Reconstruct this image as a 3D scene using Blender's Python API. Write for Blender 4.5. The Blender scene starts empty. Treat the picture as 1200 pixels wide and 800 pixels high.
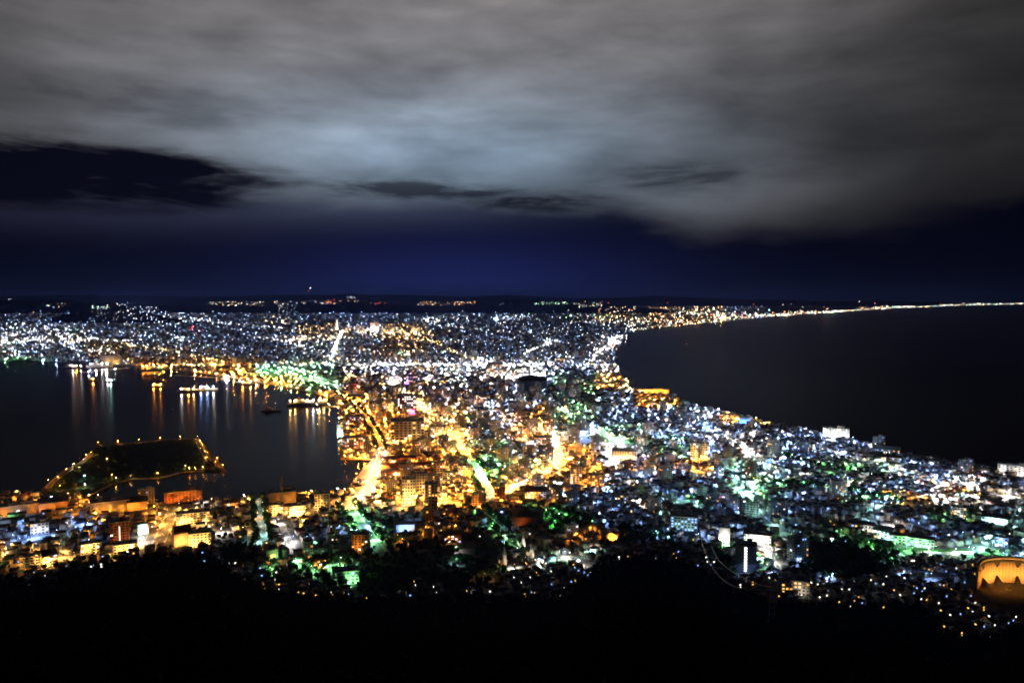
import bpy, math, random
import numpy as np
from mathutils import Vector
from mathutils.geometry import tessellate_polygon
random.seed(7); rng = np.random.default_rng(11)
R = math.radians
sc = bpy.context.scene
col = sc.collection

# ------------------------------------------------------------------ camera
CAMH, F, HY = 334.0, 900.0, 348.0          # eye height, focal length and horizon row of a 1200 x 800 frame
cam = bpy.data.objects.new('camera', bpy.data.cameras.new('camera')); col.objects.link(cam)
PITCH = math.atan((400 - HY) / F)
cam.location = (0, 0, CAMH); cam.rotation_euler = (math.pi / 2 - PITCH, 0, 0)
cam.data.lens = 36 * F / 1200; cam.data.sensor_width = 36
cam.data.clip_start = 1; cam.data.clip_end = 400000
sc.camera = cam

# ------------------------------------------------------------------ night sky over the city
world = bpy.data.worlds.new('World'); sc.world = world; world.use_nodes = True
WT = world.node_tree; WT.nodes.clear()
def wn(t, **k):
    n = WT.nodes.new(t)
    for a, b in k.items(): setattr(n, a, b)
    return n
def mth(op, a, b=None, c=None, clamp=False):
    n = wn('ShaderNodeMath', operation=op, use_clamp=clamp)
    for i, v in enumerate((a, b, c)):
        if v is None: continue
        if isinstance(v, (int, float)): n.inputs[i].default_value = v
        else: WT.links.new(v, n.inputs[i])
    return n.outputs[0]
def smooth(x, a, b):
    n = wn('ShaderNodeMapRange', interpolation_type='SMOOTHSTEP')
    WT.links.new(x, n.inputs[0]); n.inputs[1].default_value = a; n.inputs[2].default_value = b
    return n.outputs[0]
def mixc(f, a, b):
    n = wn('ShaderNodeMix', data_type='RGBA')
    if isinstance(f, (int, float)): n.inputs[0].default_value = f
    else: WT.links.new(f, n.inputs[0])
    for s, v in ((6, a), (7, b)):
        if isinstance(v, tuple): n.inputs[s].default_value = (*v, 1)
        else: WT.links.new(v, n.inputs[s])
    return n.outputs[2]
def scalec(c, f):
    n = wn('ShaderNodeVectorMath', operation='SCALE')
    if isinstance(c, tuple): n.inputs[0].default_value = c
    else: WT.links.new(c, n.inputs[0])
    if isinstance(f, (int, float)): n.inputs[3].default_value = f
    else: WT.links.new(f, n.inputs[3])
    return n.outputs[0]
def addc(a, b):
    n = wn('ShaderNodeVectorMath', operation='ADD')
    WT.links.new(a, n.inputs[0]); WT.links.new(b, n.inputs[1]); return n.outputs[0]
tc = wn('ShaderNodeTexCoord'); sep = wn('ShaderNodeSeparateXYZ')
WT.links.new(tc.outputs['Generated'], sep.inputs[0])
SX, SY, SZ = sep.outputs
AZ = mth('MULTIPLY', mth('ARCTAN2', SX, SY), 57.2958)        # degrees from the middle of the bay
EL = mth('MULTIPLY', mth('ARCSINE', SZ), 57.2958)
def noise(sx, sz, scale, detail, rough=.55, off=0.0, dist=0.0):
    cmb = wn('ShaderNodeCombineXYZ')
    WT.links.new(mth('MULTIPLY', AZ, sx), cmb.inputs[0]); WT.links.new(mth('MULTIPLY', EL, sz), cmb.inputs[1])
    cmb.inputs[2].default_value = off
    n = wn('ShaderNodeTexNoise'); WT.links.new(cmb.outputs[0], n.inputs['Vector'])
    n.inputs['Scale'].default_value = scale; n.inputs['Detail'].default_value = detail
    n.inputs['Roughness'].default_value = rough; n.inputs['Distortion'].default_value = dist
    return n.outputs['Fac']
def gauss(ca, ce, wa, we):
    a = mth('POWER', mth('ABSOLUTE', mth('DIVIDE', mth('SUBTRACT', AZ, ca), wa)), 2.0)
    e = mth('POWER', mth('ABSOLUTE', mth('DIVIDE', mth('SUBTRACT', EL, ce), we)), 2.0)
    return mth('EXPONENT', mth('MULTIPLY', mth('ADD', a, e), -1.0))
def A(px): return math.degrees(math.atan((px - 600) / F))
def E(py, px=600): return math.degrees(math.atan((HY - py) / math.hypot(F, px - 600)))
n_big = noise(.045, .11, 1.0, 3, .45, 2.3, .2); n_mid = noise(.085, .30, 1.0, 4, .50, 5.1, .25)
n_fine = noise(.22, .75, 1.0, 4, .5, 8.7, .2); n_scud = noise(.11, .55, 1.0, 6, .60, 12.4, .3)
# thin clear air under the cloud deck: deep blue glow over the city, black to the sides
low = addc(scalec((.0012, .0013, .0052), 1.0), scalec((.012, .018, .112), mth('MULTIPLY', gauss(-4, -1.0, 13, 4.6), 1.0)))
low = addc(low, scalec((.036, .046, .070), gauss(-11, 6.9, 14, 1.5)))
low = addc(low, scalec((.013, .013, .026), gauss(-28, 5.6, 16, 1.6)))
# the deck, lit from below
br = mth('ADD', mth('MULTIPLY', gauss(-4, 11.0, 15, 5.0), .20), .030)
br = mth('ADD', br, mth('MULTIPLY', gauss(-22, 10.5, 13, 5), .075))
br = mth('ADD', br, mth('MULTIPLY', gauss(3, 20, 21, 6), .105))
br = mth('ADD', br, mth('MULTIPLY', gauss(15, 6.6, 7, 2.2), .055))
br = mth('ADD', br, mth('MULTIPLY', gauss(-22, 18.5, 15, 5), .05))
br = mth('MULTIPLY', br, mth('MULTIPLY_ADD', mth('SUBTRACT', n_mid, .5), 1.7, 1.0))
br = mth('MULTIPLY', br, mth('MULTIPLY_ADD', mth('SUBTRACT', n_big, .5), 1.2, 1.0))
br = mth('MULTIPLY', br, mth('MULTIPLY_ADD', mth('SUBTRACT', n_fine, .5), .55, 1.0))
br = mth('MULTIPLY', br, mth('SUBTRACT', 1.0, mth('MULTIPLY', smooth(AZ, 14, 36), .45)))
br = mth('MAXIMUM', br, .002)
tint = mixc(gauss(-4, 9.5, 26, 6.5), (1.02, .955, .965), (.70, .95, 1.25))
deck = scalec(tint, br)
# ragged lower edge of the deck
edge = mth('ADD', mth('MULTIPLY_ADD', mth('SUBTRACT', n_mid, .5), 5.5, 6.6), mth('MULTIPLY', mth('SUBTRACT', n_fine, .5), 2.2))
edge = mth('SUBTRACT', edge, mth('MULTIPLY', smooth(AZ, 3, 14), 1.9))
edge = mth('ADD', edge, mth('MULTIPLY', smooth(AZ, 22, 36), 1.6))
edge = mth('ADD', edge, mth('MULTIPLY', smooth(AZ, -12, -34), .4))
fe = smooth(mth('SUBTRACT', EL, edge), -1.3, 2.6)
skyc = mixc(fe, low, scalec(deck, 1.38))
# dark scud in front of it
def scud(ca, ce, wa, we, amt, k=1.0):
    return mth('MULTIPLY', smooth(mth('MULTIPLY', gauss(ca, ce, wa, we), mth('MULTIPLY_ADD', mth('SUBTRACT', n_scud, .5), 4.2 * k, 1.0)), .15, 1.0), amt)
dk = mth('MULTIPLY', smooth(mth('MULTIPLY', gauss(-33, 7.8, 16, 2.1), mth('MULTIPLY_ADD', mth('SUBTRACT', n_scud, .5), 3.4, 1.05)), .16, .72), 1.0)
dk = mth('MAXIMUM', dk, scud(-20, 8.0, 7, .75, .95, .6))
dk = mth('MAXIMUM', dk, scud(-7, 7.8, 10, 1.0, .8, 1.1))
dk = mth('MAXIMUM', dk, scud(3, 6.9, 6, .9, .95, .9))
dk = mth('MAXIMUM', dk, scud(12, 8.5, 7, 1.1, .55, 1.1))
dk = mth('MAXIMUM', dk, scud(-31, 20.5, 10, 2.0, .5, .8))
dk = mth('MAXIMUM', dk, scud(-25, 12.8, 8, 1.6, .35, 1.1))
skyc = mixc(dk, skyc, (.0022, .0022, .0060))
# the lit patch of cloud is local: it fades out overhead and behind the viewer
fade = mth('MULTIPLY', mth('SUBTRACT', 1.0, mth('MULTIPLY', smooth(EL, 22, 46), .96)),
           mth('SUBTRACT', 1.0, mth('MULTIPLY', smooth(mth('ABSOLUTE', AZ), 42, 80), .96)))
skyc = scalec(skyc, fade)
nish = wn('ShaderNodeTexSky', sky_type='NISHITA', sun_disc=False, sun_elevation=R(-6), sun_rotation=R(20))
skyc = addc(skyc, scalec(nish.outputs[0], .0005))
bg = wn('ShaderNodeBackground'); WT.links.new(skyc, bg.inputs[0]); bg.inputs[1].default_value = 1.0
wo = wn('ShaderNodeOutputWorld'); WT.links.new(bg.outputs[0], wo.inputs[0])

vs = sc.view_settings; vs.view_transform = 'Standard'; vs.look = 'None'; vs.exposure = 0; vs.gamma = 1
vs.use_curve_mapping = False
cy = sc.cycles
sc.render.engine = 'CYCLES'
cy.use_denoising = True; cy.use_light_tree = True
cy.max_bounces = 4; cy.diffuse_bounces = 2; cy.glossy_bounces = 2; cy.transmission_bounces = 1
cy.sample_clamp_indirect = 1.5; cy.sample_clamp_direct = 0
cy.caustics_reflective = False; cy.caustics_refractive = False
cy.filter_width = 1.7
try: cy.use_adaptive_sampling = False
except Exception: pass

# ------------------------------------------------------------------ geometry of the place
LAND = 2.2
HAZE = 1.9e-5
def G(px, py, z=LAND):
    """ground point seen at that spot of the photograph"""
    d = (CAMH - z) * F / (py - HY)           # level distance along y (pitch is folded in below)
    return Vector(ray(px, py, z))
cp, sp = math.cos(PITCH), math.sin(PITCH)
def ray(px, py, z):
    u, v = (px - 600) / F, (400 - py) / F
    dx, dy, dz = u, cp + v * sp, -sp + v * cp
    t = (z - CAMH) / dz
    return (dx * t, dy * t, z)
def P(x, y, z):
    """where a point stands in the 1200 x 800 frame (vectorised)"""
    zc = z - CAMH
    f = y * cp - zc * sp; up = y * sp + zc * cp
    f = np.where(np.abs(f) < 1e-6, 1e-6, f)
    return 600 + F * x / f, 400 - F * up / f
def top_z(px, py_base, py_top, z=LAND):
    b = G(px, py_base, z); v = (400 - py_top) / F
    return CAMH + b.y * (-sp + v * cp) / (cp + v * sp)

SHORE = [(-900, 424), (-300, 423), (0, 422), (66, 423), (100, 425), (135, 427), (155, 428), (170, 431), (205, 433), (236, 437), (262, 441), (300, 447), (335, 453),
         (368, 460), (392, 468), (397, 476), (398, 500), (398, 530), (399, 537), (436, 538), (428, 546), (418, 558), (409, 570),
         (404, 577), (385, 579), (348, 579), (316, 580), (300, 584), (262, 586), (240, 590), (190, 590), (165, 583), (120, 586),
         (96, 580), (60, 588), (48, 582), (40, 577), (0, 578), (-120, 580), (-600, 590), (-1500, 700), (-3000, 1500)]
EAST = [(4200, 1500), (2600, 760), (1600, 612), (1320, 578), (1200, 558), (1165, 548), (1120, 541), (1070, 533), (1035, 526), (1000, 515), (950, 505), (905, 497), (870, 489), (840, 481),
        (808, 474), (785, 466), (757, 462), (742, 457), (736, 449), (726, 437), (721, 424), (722, 411), (729, 399), (737, 391),
        (765, 385.5), (800, 382), (842, 377.5), (880, 373.5), (920, 370.5), (960, 367.5), (1000, 364.5), (1050, 361.5), (1100, 359.6), (1150, 357.8), (1200, 356.6), (1400, 355.3), (1900, 354.2)]
FARE = [(1900, 351.5), (600, 351.0), (-900, 351.5)]
LANDPX = SHORE + EAST + FARE
ISLE = [(46, 575), (70, 553), (96, 540), (113, 521), (160, 518), (200, 514), (233, 513), (248, 530), (266, 552), (240, 551), (212, 553), (186, 560), (158, 560), (140, 564), (122, 571), (104, 580), (86, 585), (52, 584)]
def world_poly(pl): return np.array([G(a, b)[:2] for a, b in pl])
LW, IW = world_poly(LANDPX), world_poly(ISLE)
def inside(px, py, poly):
    px = np.asarray(px, float); py = np.asarray(py, float); r = np.zeros(px.shape, bool)
    n = len(poly)
    for i in range(n):
        x0, y0 = poly[i]; x1, y1 = poly[(i + 1) % n]
        c = ((y0 > py) != (y1 > py)) & (px < (x1 - x0) * (py - y0) / (y1 - y0 + 1e-12) + x0)
        r ^= c
    return r
def on_land(x, y): return inside(x, y, LW)
# edge of the wooded mountainside under the viewer
EDGE = [(-400, 700), (0, 672), (40, 678), (60, 668), (90, 664), (125, 655), (170, 645), (200, 643), (245, 650), (280, 672), (310, 684), (345, 692), (430, 697), (520, 696), (600, 696),
        (660, 690), (690, 660), (705, 640), (740, 637), (800, 640), (826, 648), (840, 672), (870, 690), (905, 697), (930, 702), (990, 704), (1090, 706), (1115, 735), (1150, 745), (1200, 728), (1500, 740)]
EX = np.array([e[0] for e in EDGE], float); EY = np.array([e[1] + 7 + (9 if 670 < e[0] < 835 else 0) for e in EDGE], float)
def edge_row(px): return np.interp(px, EX, EY)
def foot_radius(az):
    px = 600 + F * np.tan(np.clip(az, -1.0, 1.0))
    py = edge_row(px)
    v = (400 - py) / F
    t = (LAND - CAMH) / (-sp + v * cp)
    y = (cp + v * sp) * t; x = (px - 600) / F * t
    return np.hypot(x, y)
def hill_z(r, az):
    q = np.clip(1 - r / (foot_radius(az) + 4), 0, 1)
    return LAND - 1.0 + 314 * q ** 1.32 + 5 * np.sin(az * 23 + r * .012) * q * (1 - q)

# ------------------------------------------------------------------ materials
MAT = {}
def pbsdf(name, base, rough=.8, spec=.3, noise_amt=0.0, noise_scale=.2, base2=None, emit=None, strength=0, metal=0, bump=0):
    m = bpy.data.materials.new(name); m.use_nodes = True; nt = m.node_tree; b = nt.nodes['Principled BSDF']
    b.inputs['Base Color'].default_value = (*base, 1); b.inputs['Roughness'].default_value = rough
    b.inputs['Specular IOR Level'].default_value = spec; b.inputs['Metallic'].default_value = metal
    if base2 or bump:
        g = nt.nodes.new('ShaderNodeTexCoord'); n = nt.nodes.new('ShaderNodeTexNoise'); n.inputs['Scale'].default_value = noise_scale; n.inputs['Detail'].default_value = 5
        nt.links.new(g.outputs['Object'], n.inputs['Vector'])
        if base2:
            r = nt.nodes.new('ShaderNodeValToRGB'); r.color_ramp.elements[0].position = .38; r.color_ramp.elements[1].position = .64
            r.color_ramp.elements[0].color = (*base, 1); r.color_ramp.elements[1].color = (*base2, 1)
            nt.links.new(n.outputs['Fac'], r.inputs['Fac']); nt.links.new(r.outputs[0], b.inputs['Base Color'])
        if bump:
            bp = nt.nodes.new('ShaderNodeBump'); bp.inputs['Strength'].default_value = bump; nt.links.new(n.outputs['Fac'], bp.inputs['Height']); nt.links.new(bp.outputs[0], b.inputs['Normal'])
    if emit:
        b.inputs['Emission Color'].default_value = (*emit, 1); b.inputs['Emission Strength'].default_value = strength
    MAT[name] = m; return m
pbsdf('ground', (.07, .07, .072), .9, .2, base2=(.14, .13, .12), noise_scale=.02)
pbsdf('asphalt', (.06, .058, .057), .75, .3, base2=(.13, .125, .12), noise_scale=.15)
pbsdf('pavement', (.22, .21, .20), .8, .3, base2=(.30, .29, .27), noise_scale=.3)
pbsdf('grass', (.012, .045, .010), .9, .1, base2=(.028, .075, .016), noise_scale=.08)
pbsdf('foliage', (.018, .045, .013), .8, .15, base2=(.045, .090, .024), noise_scale=.6)
pbsdf('forest_leaf', (.006, .010, .004), .9, .03, base2=(.012, .019, .007), noise_scale=.5)
pbsdf('soil', (.010, .011, .007), .95, .05, base2=(.018, .019, .012), noise_scale=.05)
pbsdf('bark', (.035, .026, .018), .9, .1)
pbsdf('far_hill', (.010, .014, .022), .95, 0, base2=(.016, .02, .03), noise_scale=.0005)
pbsdf('plaster_white', (.62, .60, .56), .7, .3, base2=(.72, .70, .66), noise_scale=.2)
pbsdf('plaster_cream', (.50, .43, .32), .7, .3, base2=(.58, .50, .38), noise_scale=.2)
pbsdf('concrete', (.28, .27, .26), .8, .3, base2=(.38, .37, .35), noise_scale=.15)
pbsdf('tan_tile', (.36, .25, .16), .7, .3, base2=(.44, .31, .2), noise_scale=.15)
pbsdf('brick', (.20, .075, .045), .85, .2, base2=(.27, .11, .06), noise_scale=.4)
pbsdf('siding_grey', (.20, .22, .25), .7, .3, base2=(.28, .30, .33), noise_scale=.2)
pbsdf('roof_dark', (.030, .028, .028), .6, .4, base2=(.055, .05, .048), noise_scale=.3)
pbsdf('roof_brown', (.07, .032, .022), .6, .4, base2=(.10, .05, .035), noise_scale=.3)
pbsdf('roof_blue', (.025, .05, .10), .5, .5, base2=(.04, .07, .13), noise_scale=.3)
pbsdf('roof_red', (.14, .03, .02), .6, .4, base2=(.18, .045, .03), noise_scale=.3)
pbsdf('roof_grey', (.12, .12, .12), .7, .4, base2=(.18, .18, .18), noise_scale=.3)
pbsdf('steel', (.25, .25, .26), .45, .5, metal=.6)
pbsdf('dark_glass', (.02, .022, .026), .15, .6)
pbsdf('hull_white', (.7, .7, .68), .4, .5); pbsdf('hull_dark', (.03, .035, .05), .4, .5)
pbsdf('orange_wall', (.80, .60, .34), .8, .2, base2=(.84, .66, .40), noise_scale=.2)
HUE = {'o': (1.0, .33, .035), 'y': (1.0, .50, .12), 'w': (1.0, .93, .86), 'b': (.27, .46, 1.0), 'g': (.30, 1.0, .36), 'c': (.45, 1.0, .90), 'p': (.85, .25, 1.0), 'r': (1.0, .07, .05)}
LEV = [700, 2400, 6000]; BULB = [8, 35, 120]
COLNAME = {'o': 'orange', 'y': 'yellow', 'w': 'white', 'b': 'bluish white', 'g': 'green', 'c': 'blue-green', 'p': 'violet', 'r': 'red'}
LAMPM, FARM, BULBM = {}, {}, {}
for k, h in HUE.items():
    for i, s in enumerate(LEV):
        BULBM[k, i] = pbsdf(f'bulb_{COLNAME[k]}_{i}', (.5, .5, .5), emit=h, strength=BULB[i])
        LAMPM[k, i] = pbsdf(f'lamp_{COLNAME[k]}_{i}', (.5, .5, .5), emit=h, strength=s)
    for i, s in enumerate((1.1, 4.2, 15)):
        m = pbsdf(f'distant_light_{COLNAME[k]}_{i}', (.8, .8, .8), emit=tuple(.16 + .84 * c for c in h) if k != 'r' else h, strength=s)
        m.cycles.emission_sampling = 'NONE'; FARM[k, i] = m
for k, s in (('y', 2.2), ('w', 3.0), ('b', 2.2), ('o', 2.0)):
    m = pbsdf('lit_window_' + COLNAME[k], (.3, .3, .3), .3, emit=HUE[k], strength=s); m.cycles.emission_sampling = 'NONE'
WIN = [MAT['lit_window_yellow'], MAT['lit_window_white'], MAT['lit_window_bluish white'], MAT['lit_window_orange']]
pbsdf('sign_magenta', (.3, .3, .3), emit=(1, .05, .45), strength=14); pbsdf('sign_blue', (.3, .3, .3), emit=(.05, .2, 1), strength=8)
pbsdf('sign_white', (.5, .5, .5), emit=(1, .97, .95), strength=3)
# water: dark, slightly rippled so that every quay lamp draws a long streak
m = pbsdf('water', (.0035, .0035, .0042), .10, .5); nt = m.node_tree; b = nt.nodes['Principled BSDF']
b.inputs['IOR'].default_value = 1.052; b.inputs['Specular IOR Level'].default_value = .5; b.inputs['Roughness'].default_value = .18
g = nt.nodes.new('ShaderNodeTexCoord'); mp = nt.nodes.new('ShaderNodeMapping'); n1 = nt.nodes.new('ShaderNodeTexNoise')
mp.inputs['Scale'].default_value = (.02, .05, .02); n1.inputs['Scale'].default_value = 1; n1.inputs['Detail'].default_value = 4
bp = nt.nodes.new('ShaderNodeBump'); bp.inputs['Strength'].default_value = .25; bp.inputs['Distance'].default_value = 1.2
nt.links.new(g.outputs['Object'], mp.inputs[0]); nt.links.new(mp.outputs[0], n1.inputs[0]); nt.links.new(n1.outputs['Fac'], bp.inputs['Height']); nt.links.new(bp.outputs[0], b.inputs['Normal'])

# ------------------------------------------------------------------ mesh helpers
class MB:
    def __init__(s): s.v = []; s.f = []; s.m = []; s.mats = []
    def mi(s, mat):
        if isinstance(mat, str): mat = MAT[mat]
        if mat not in s.mats: s.mats.append(mat)
        return s.mats.index(mat)
    def add(s, vs, fs, mat):
        o = len(s.v); k = s.mi(mat); s.v.extend(vs)
        for f in fs: s.f.append(tuple(o + i for i in f)); s.m.append(k)
    def box(s, cx, cy, z0, sx, sy, sz, mat, ang=0, top=None, taper=1.0):
        c, n = math.cos(ang), math.sin(ang); vs = []
        for zz, k in ((z0, 1.0), (z0 + sz, taper)):
            for a, b in ((-1, -1), (1, -1), (1, 1), (-1, 1)):
                x, y = a * sx / 2 * k, b * sy / 2 * k
                vs.append((cx + x * c - y * n, cy + x * n + y * c, zz))
        s.add(vs, [(0, 1, 5, 4), (1, 2, 6, 5), (2, 3, 7, 6), (3, 0, 4, 7), (3, 2, 1, 0)], mat)
        s.add(vs[4:], [(0, 1, 2, 3)], top or mat)
    def quad(s, pts, mat): s.add(pts, [tuple(range(len(pts)))], mat)
    def gable(s, cx, cy, z0, sx, sy, h, mat, ang=0, over=.5, t=.25):
        """pitched roof, ridge along local x, with thickness and eaves"""
        c, n = math.cos(ang), math.sin(ang)
        def w(x, y, z): return (cx + x * c - y * n, cy + x * n + y * c, z)
        X, Y = sx / 2 + over, sy / 2 + over; e = -over * h / (sy / 2)
        vs = [w(-X, -Y, z0 + e), w(X, -Y, z0 + e), w(X, 0, z0 + h), w(-X, 0, z0 + h), w(X, Y, z0 + e), w(-X, Y, z0 + e)]
        vs += [(a, b, z + t) for a, b, z in vs]
        s.add(vs, [(6, 7, 8, 9), (9, 8, 10, 11), (1, 0, 3, 2), (2, 3, 5, 4), (0, 1, 7, 6), (4, 5, 11, 10), (1, 2, 8, 7), (2, 4, 10, 8), (0, 6, 9, 3), (3, 9, 11, 5)], mat)
    def octa(s, x, y, z, r, mat, rz=None):
        rz = rz or r
        s.add([(x + r, y, z), (x, y + r, z), (x - r, y, z), (x, y - r, z), (x, y, z + rz), (x, y, z - rz)],
              [(0, 1, 4), (1, 2, 4), (2, 3, 4), (3, 0, 4), (1, 0, 5), (2, 1, 5), (3, 2, 5), (0, 3, 5)], mat)
    def lumi(s, x, y, z, k, lv, r=.6, bulb=.42):
        bulb *= random.choice((.35, .5, .7, 1.0))
        """shielded street luminaire: hood, glowing panel facing down, small visible bulb"""
        s.add([(x - r, y - r, z), (x - r, y + r, z), (x + r, y + r, z), (x + r, y - r, z), (x, y, z - r * .30)], [(0, 1, 4), (1, 2, 4), (2, 3, 4), (3, 0, 4)], LAMPM[k, lv])
        s.quad([(x - r * 1.5, y - r * 1.5, z + .06), (x + r * 1.5, y - r * 1.5, z + .06), (x + r * 1.5, y + r * 1.5, z + .06), (x - r * 1.5, y + r * 1.5, z + .06)], 'steel')
        s.octa(x, y, z + .1 + bulb * .6, bulb, BULBM[k, lv], bulb * .6)
    def flood(s, x, y, z, dx, dy, k, lv, r=.7):
        """floodlight: glowing panel added to light a wall, its dark housing hides it from view"""
        rx, ry = -dy * r, dx * r; u = r * .55; tx, ty, tz = -dx * u * .6, -dy * u * .6, u * .8
        for off, q, m in ((0, 1.0, LAMPM[k, lv]), (-.08, 1.12, MAT['steel'])):
            c = (x + dx * off, y + dy * off, z)
            s.quad([(c[0] - rx * q - tx * q, c[1] - ry * q - ty * q, c[2] - tz * q), (c[0] + rx * q - tx * q, c[1] + ry * q - ty * q, c[2] - tz * q), (c[0] + rx * q + tx * q, c[1] + ry * q + ty * q, c[2] + tz * q), (c[0] - rx * q + tx * q, c[1] - ry * q + ty * q, c[2] + tz * q)], m)
    def tube(s, pts, r, mat, n=6):
        pts = [Vector(p) for p in pts]; rings = []
        for i, p in enumerate(pts):
            d = (pts[min(i + 1, len(pts) - 1)] - pts[max(i - 1, 0)]).normalized()
            a = d.cross(Vector((0, 0, 1))); a = Vector((1, 0, 0)) if a.length < .01 else a.normalized(); b = d.cross(a)
            rr = r[i] if isinstance(r, (list, tuple)) else r
            rings.append([tuple(p + (a * math.cos(2 * math.pi * k / n) + b * math.sin(2 * math.pi * k / n)) * rr) for k in range(n)])
        vs = [v for q in rings for v in q]; fs = []
        for i in range(len(pts) - 1):
            for k in range(n): fs.append((i * n + k, i * n + (k + 1) % n, (i + 1) * n + (k + 1) % n, (i + 1) * n + k))
        fs += [tuple(range(n))[::-1], tuple((len(pts) - 1) * n + k for k in range(n))]
        s.add(vs, fs, mat)
    def mesh(s, name):
        me = bpy.data.meshes.new(name)
        nf = len(s.f); tot = np.fromiter((len(f) for f in s.f), np.int32, nf)
        me.vertices.add(len(s.v)); me.vertices.foreach_set('co', np.array(s.v, np.float32).ravel())
        me.loops.add(int(tot.sum())); me.loops.foreach_set('vertex_index', np.fromiter((i for f in s.f for i in f), np.int32, int(tot.sum())))
        me.polygons.add(nf); me.polygons.foreach_set('loop_start', np.concatenate(([0], np.cumsum(tot)[:-1])).astype(np.int32))
        me.polygons.foreach_set('material_index', np.array(s.m, np.int32))
        for m in s.mats: me.materials.append(m)
        me.update(calc_edges=True); me.validate(); return me
    def build(s, name, parent=None): return link(name, s.mesh(name), parent)
def link(name, me, parent=None):
    o = bpy.data.objects.new(name, me); col.objects.link(o)
    if parent: o.parent = parent
    return o
def empty(name, loc, rz=0):
    o = bpy.data.objects.new(name, None); col.objects.link(o); o.location = loc; o.rotation_euler = (0, 0, rz); o.empty_display_size = .5; return o
def structure(o): o['kind'] = 'structure'; return o
def stuff(o, label, cat): o['kind'] = 'stuff'; o['label'] = label; o['category'] = cat; return o
def tag(o, label, cat, group=None):
    o['label'] = label; o['category'] = cat
    if group: o['group'] = group
    return o
def copy_tree(o, parent=None):
    c = o.copy(); col.objects.link(c); c.parent = parent
    for ch in list(o.children): copy_tree(ch, c)
    return c

# ------------------------------------------------------------------ sea, land, island, mountainside, far hills
w = MB(); W_ = 300000
w.quad([(-W_, -W_ / 4, 0), (W_, -W_ / 4, 0), (W_, W_, 0), (-W_, W_, 0)], 'water'); structure(w.build('water'))
def slab(name, poly, z, mat, side='concrete'):
    b = MB(); tri = tessellate_polygon([[Vector((x, y, 0)) for x, y in poly]])
    vs = [(x, y, z) for x, y in poly]; fs = []
    for a, c, d in tri:
        A_, B_, C_ = Vector(vs[a]), Vector(vs[c]), Vector(vs[d])
        fs.append((a, c, d) if (B_ - A_).cross(C_ - A_).z > 0 else (a, d, c))
    b.add(vs, fs, mat); n = len(poly); area = sum(poly[i][0] * poly[(i + 1) % n][1] - poly[(i + 1) % n][0] * poly[i][1] for i in range(n))
    for i in range(n):
        p, q = poly[i], poly[(i + 1) % n]
        if area < 0: p, q = q, p
        b.quad([(p[0], p[1], -1), (q[0], q[1], -1), (q[0], q[1], z), (p[0], p[1], z)], side)
    return b.build(name)
structure(slab('ground', [tuple(p) for p in LW], LAND, 'ground'))
isl = structure(slab('island_terrain', [tuple(p) for p in IW], LAND, 'ground'))
ic = IW.mean(0); structure(slab('island_lawn', [tuple(ic + (p - ic) * .94) for p in IW], LAND + .05, 'grass', 'grass'))
hb = MB(); NA, NR = 220, 46
azs = np.concatenate([np.linspace(-1.15, 1.15, NA - 40), np.linspace(1.15, 2 * math.pi - 1.15, 42)[1:-1]])
rs = np.linspace(0, 1, NR) ** .9
for a in azs:
    fr = float(foot_radius(np.array(a if abs(a) < 1.2 else 1.2))) + 4
    aa = a if a < math.pi else a - 2 * math.pi
    for q in rs:
        r = q * fr; hb.v.append((r * math.sin(a), r * math.cos(a), float(hill_z(np.array(r), np.array(min(max(aa, -1), 1))))))
hk = hb.mi('soil'); nA = len(azs)
for i in range(nA):
    for j in range(NR - 1):
        p, q = i * NR + j, ((i + 1) % nA) * NR + j
        hb.f.append((p, p + 1, q + 1, q)); hb.m.append(hk)
structure(hb.build('hillside_terrain'))
# mountain ranges far beyond the plain
def ridge(name, d, pts, depth, seed):
    b = MB(); xs = np.linspace(pts[0][0], pts[-1][0], 160); r_ = np.random.default_rng(seed)
    hs = np.interp(xs, [p[0] for p in pts], [p[1] for p in pts])
    nz = np.convolve(r_.normal(0, 1, 220), np.hanning(14), 'same')[:160] * .35 + np.convolve(r_.normal(0, 1, 220), np.hanning(5), 'same')[:160] * .15
    rows = 7; k = b.mi('far_hill')
    for j in range(rows):
        q = j / (rows - 1)
        for i, x in enumerate(xs):
            dd = d + depth * (q - .5); h = max(0, (HY - hs[i] + nz[i]) * d / F + CAMH) * math.sin(math.pi * q) ** .9
            b.v.append(((x - 600) / F * dd, dd, LAND - 3 + h))
    for j in range(rows - 1):
        for i in range(159): b.f.append((j * 160 + i, j * 160 + i + 1, (j + 1) * 160 + i + 1, (j + 1) * 160 + i)); b.m.append(k)
    o = b.build(name)
    for p in o.data.polygons: p.use_smooth = True
    return structure(o)
ridge('far_mountain_hills', 32000, [(-500, 347), (0, 348), (100, 344), (240, 347.5), (330, 346), (420, 343.5), (520, 347), (640, 348), (760, 348.5), (870, 350.5), (960, 352), (1100, 353)], 7000, 3)
ridge('plateau_hills', 17500, [(-400, 354), (0, 352), (90, 353), (160, 356), (240, 356), (300, 351), (340, 352), (420, 350), (480, 354), (540, 353), (620, 352), (700, 355), (760, 360), (800, 366)], 3600, 5)
ridge('wooded_hill', 10600, [(60, 372), (105, 363), (125, 358), (145, 357), (165, 362), (190, 371), (215, 376)], 1500, 9)

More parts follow.
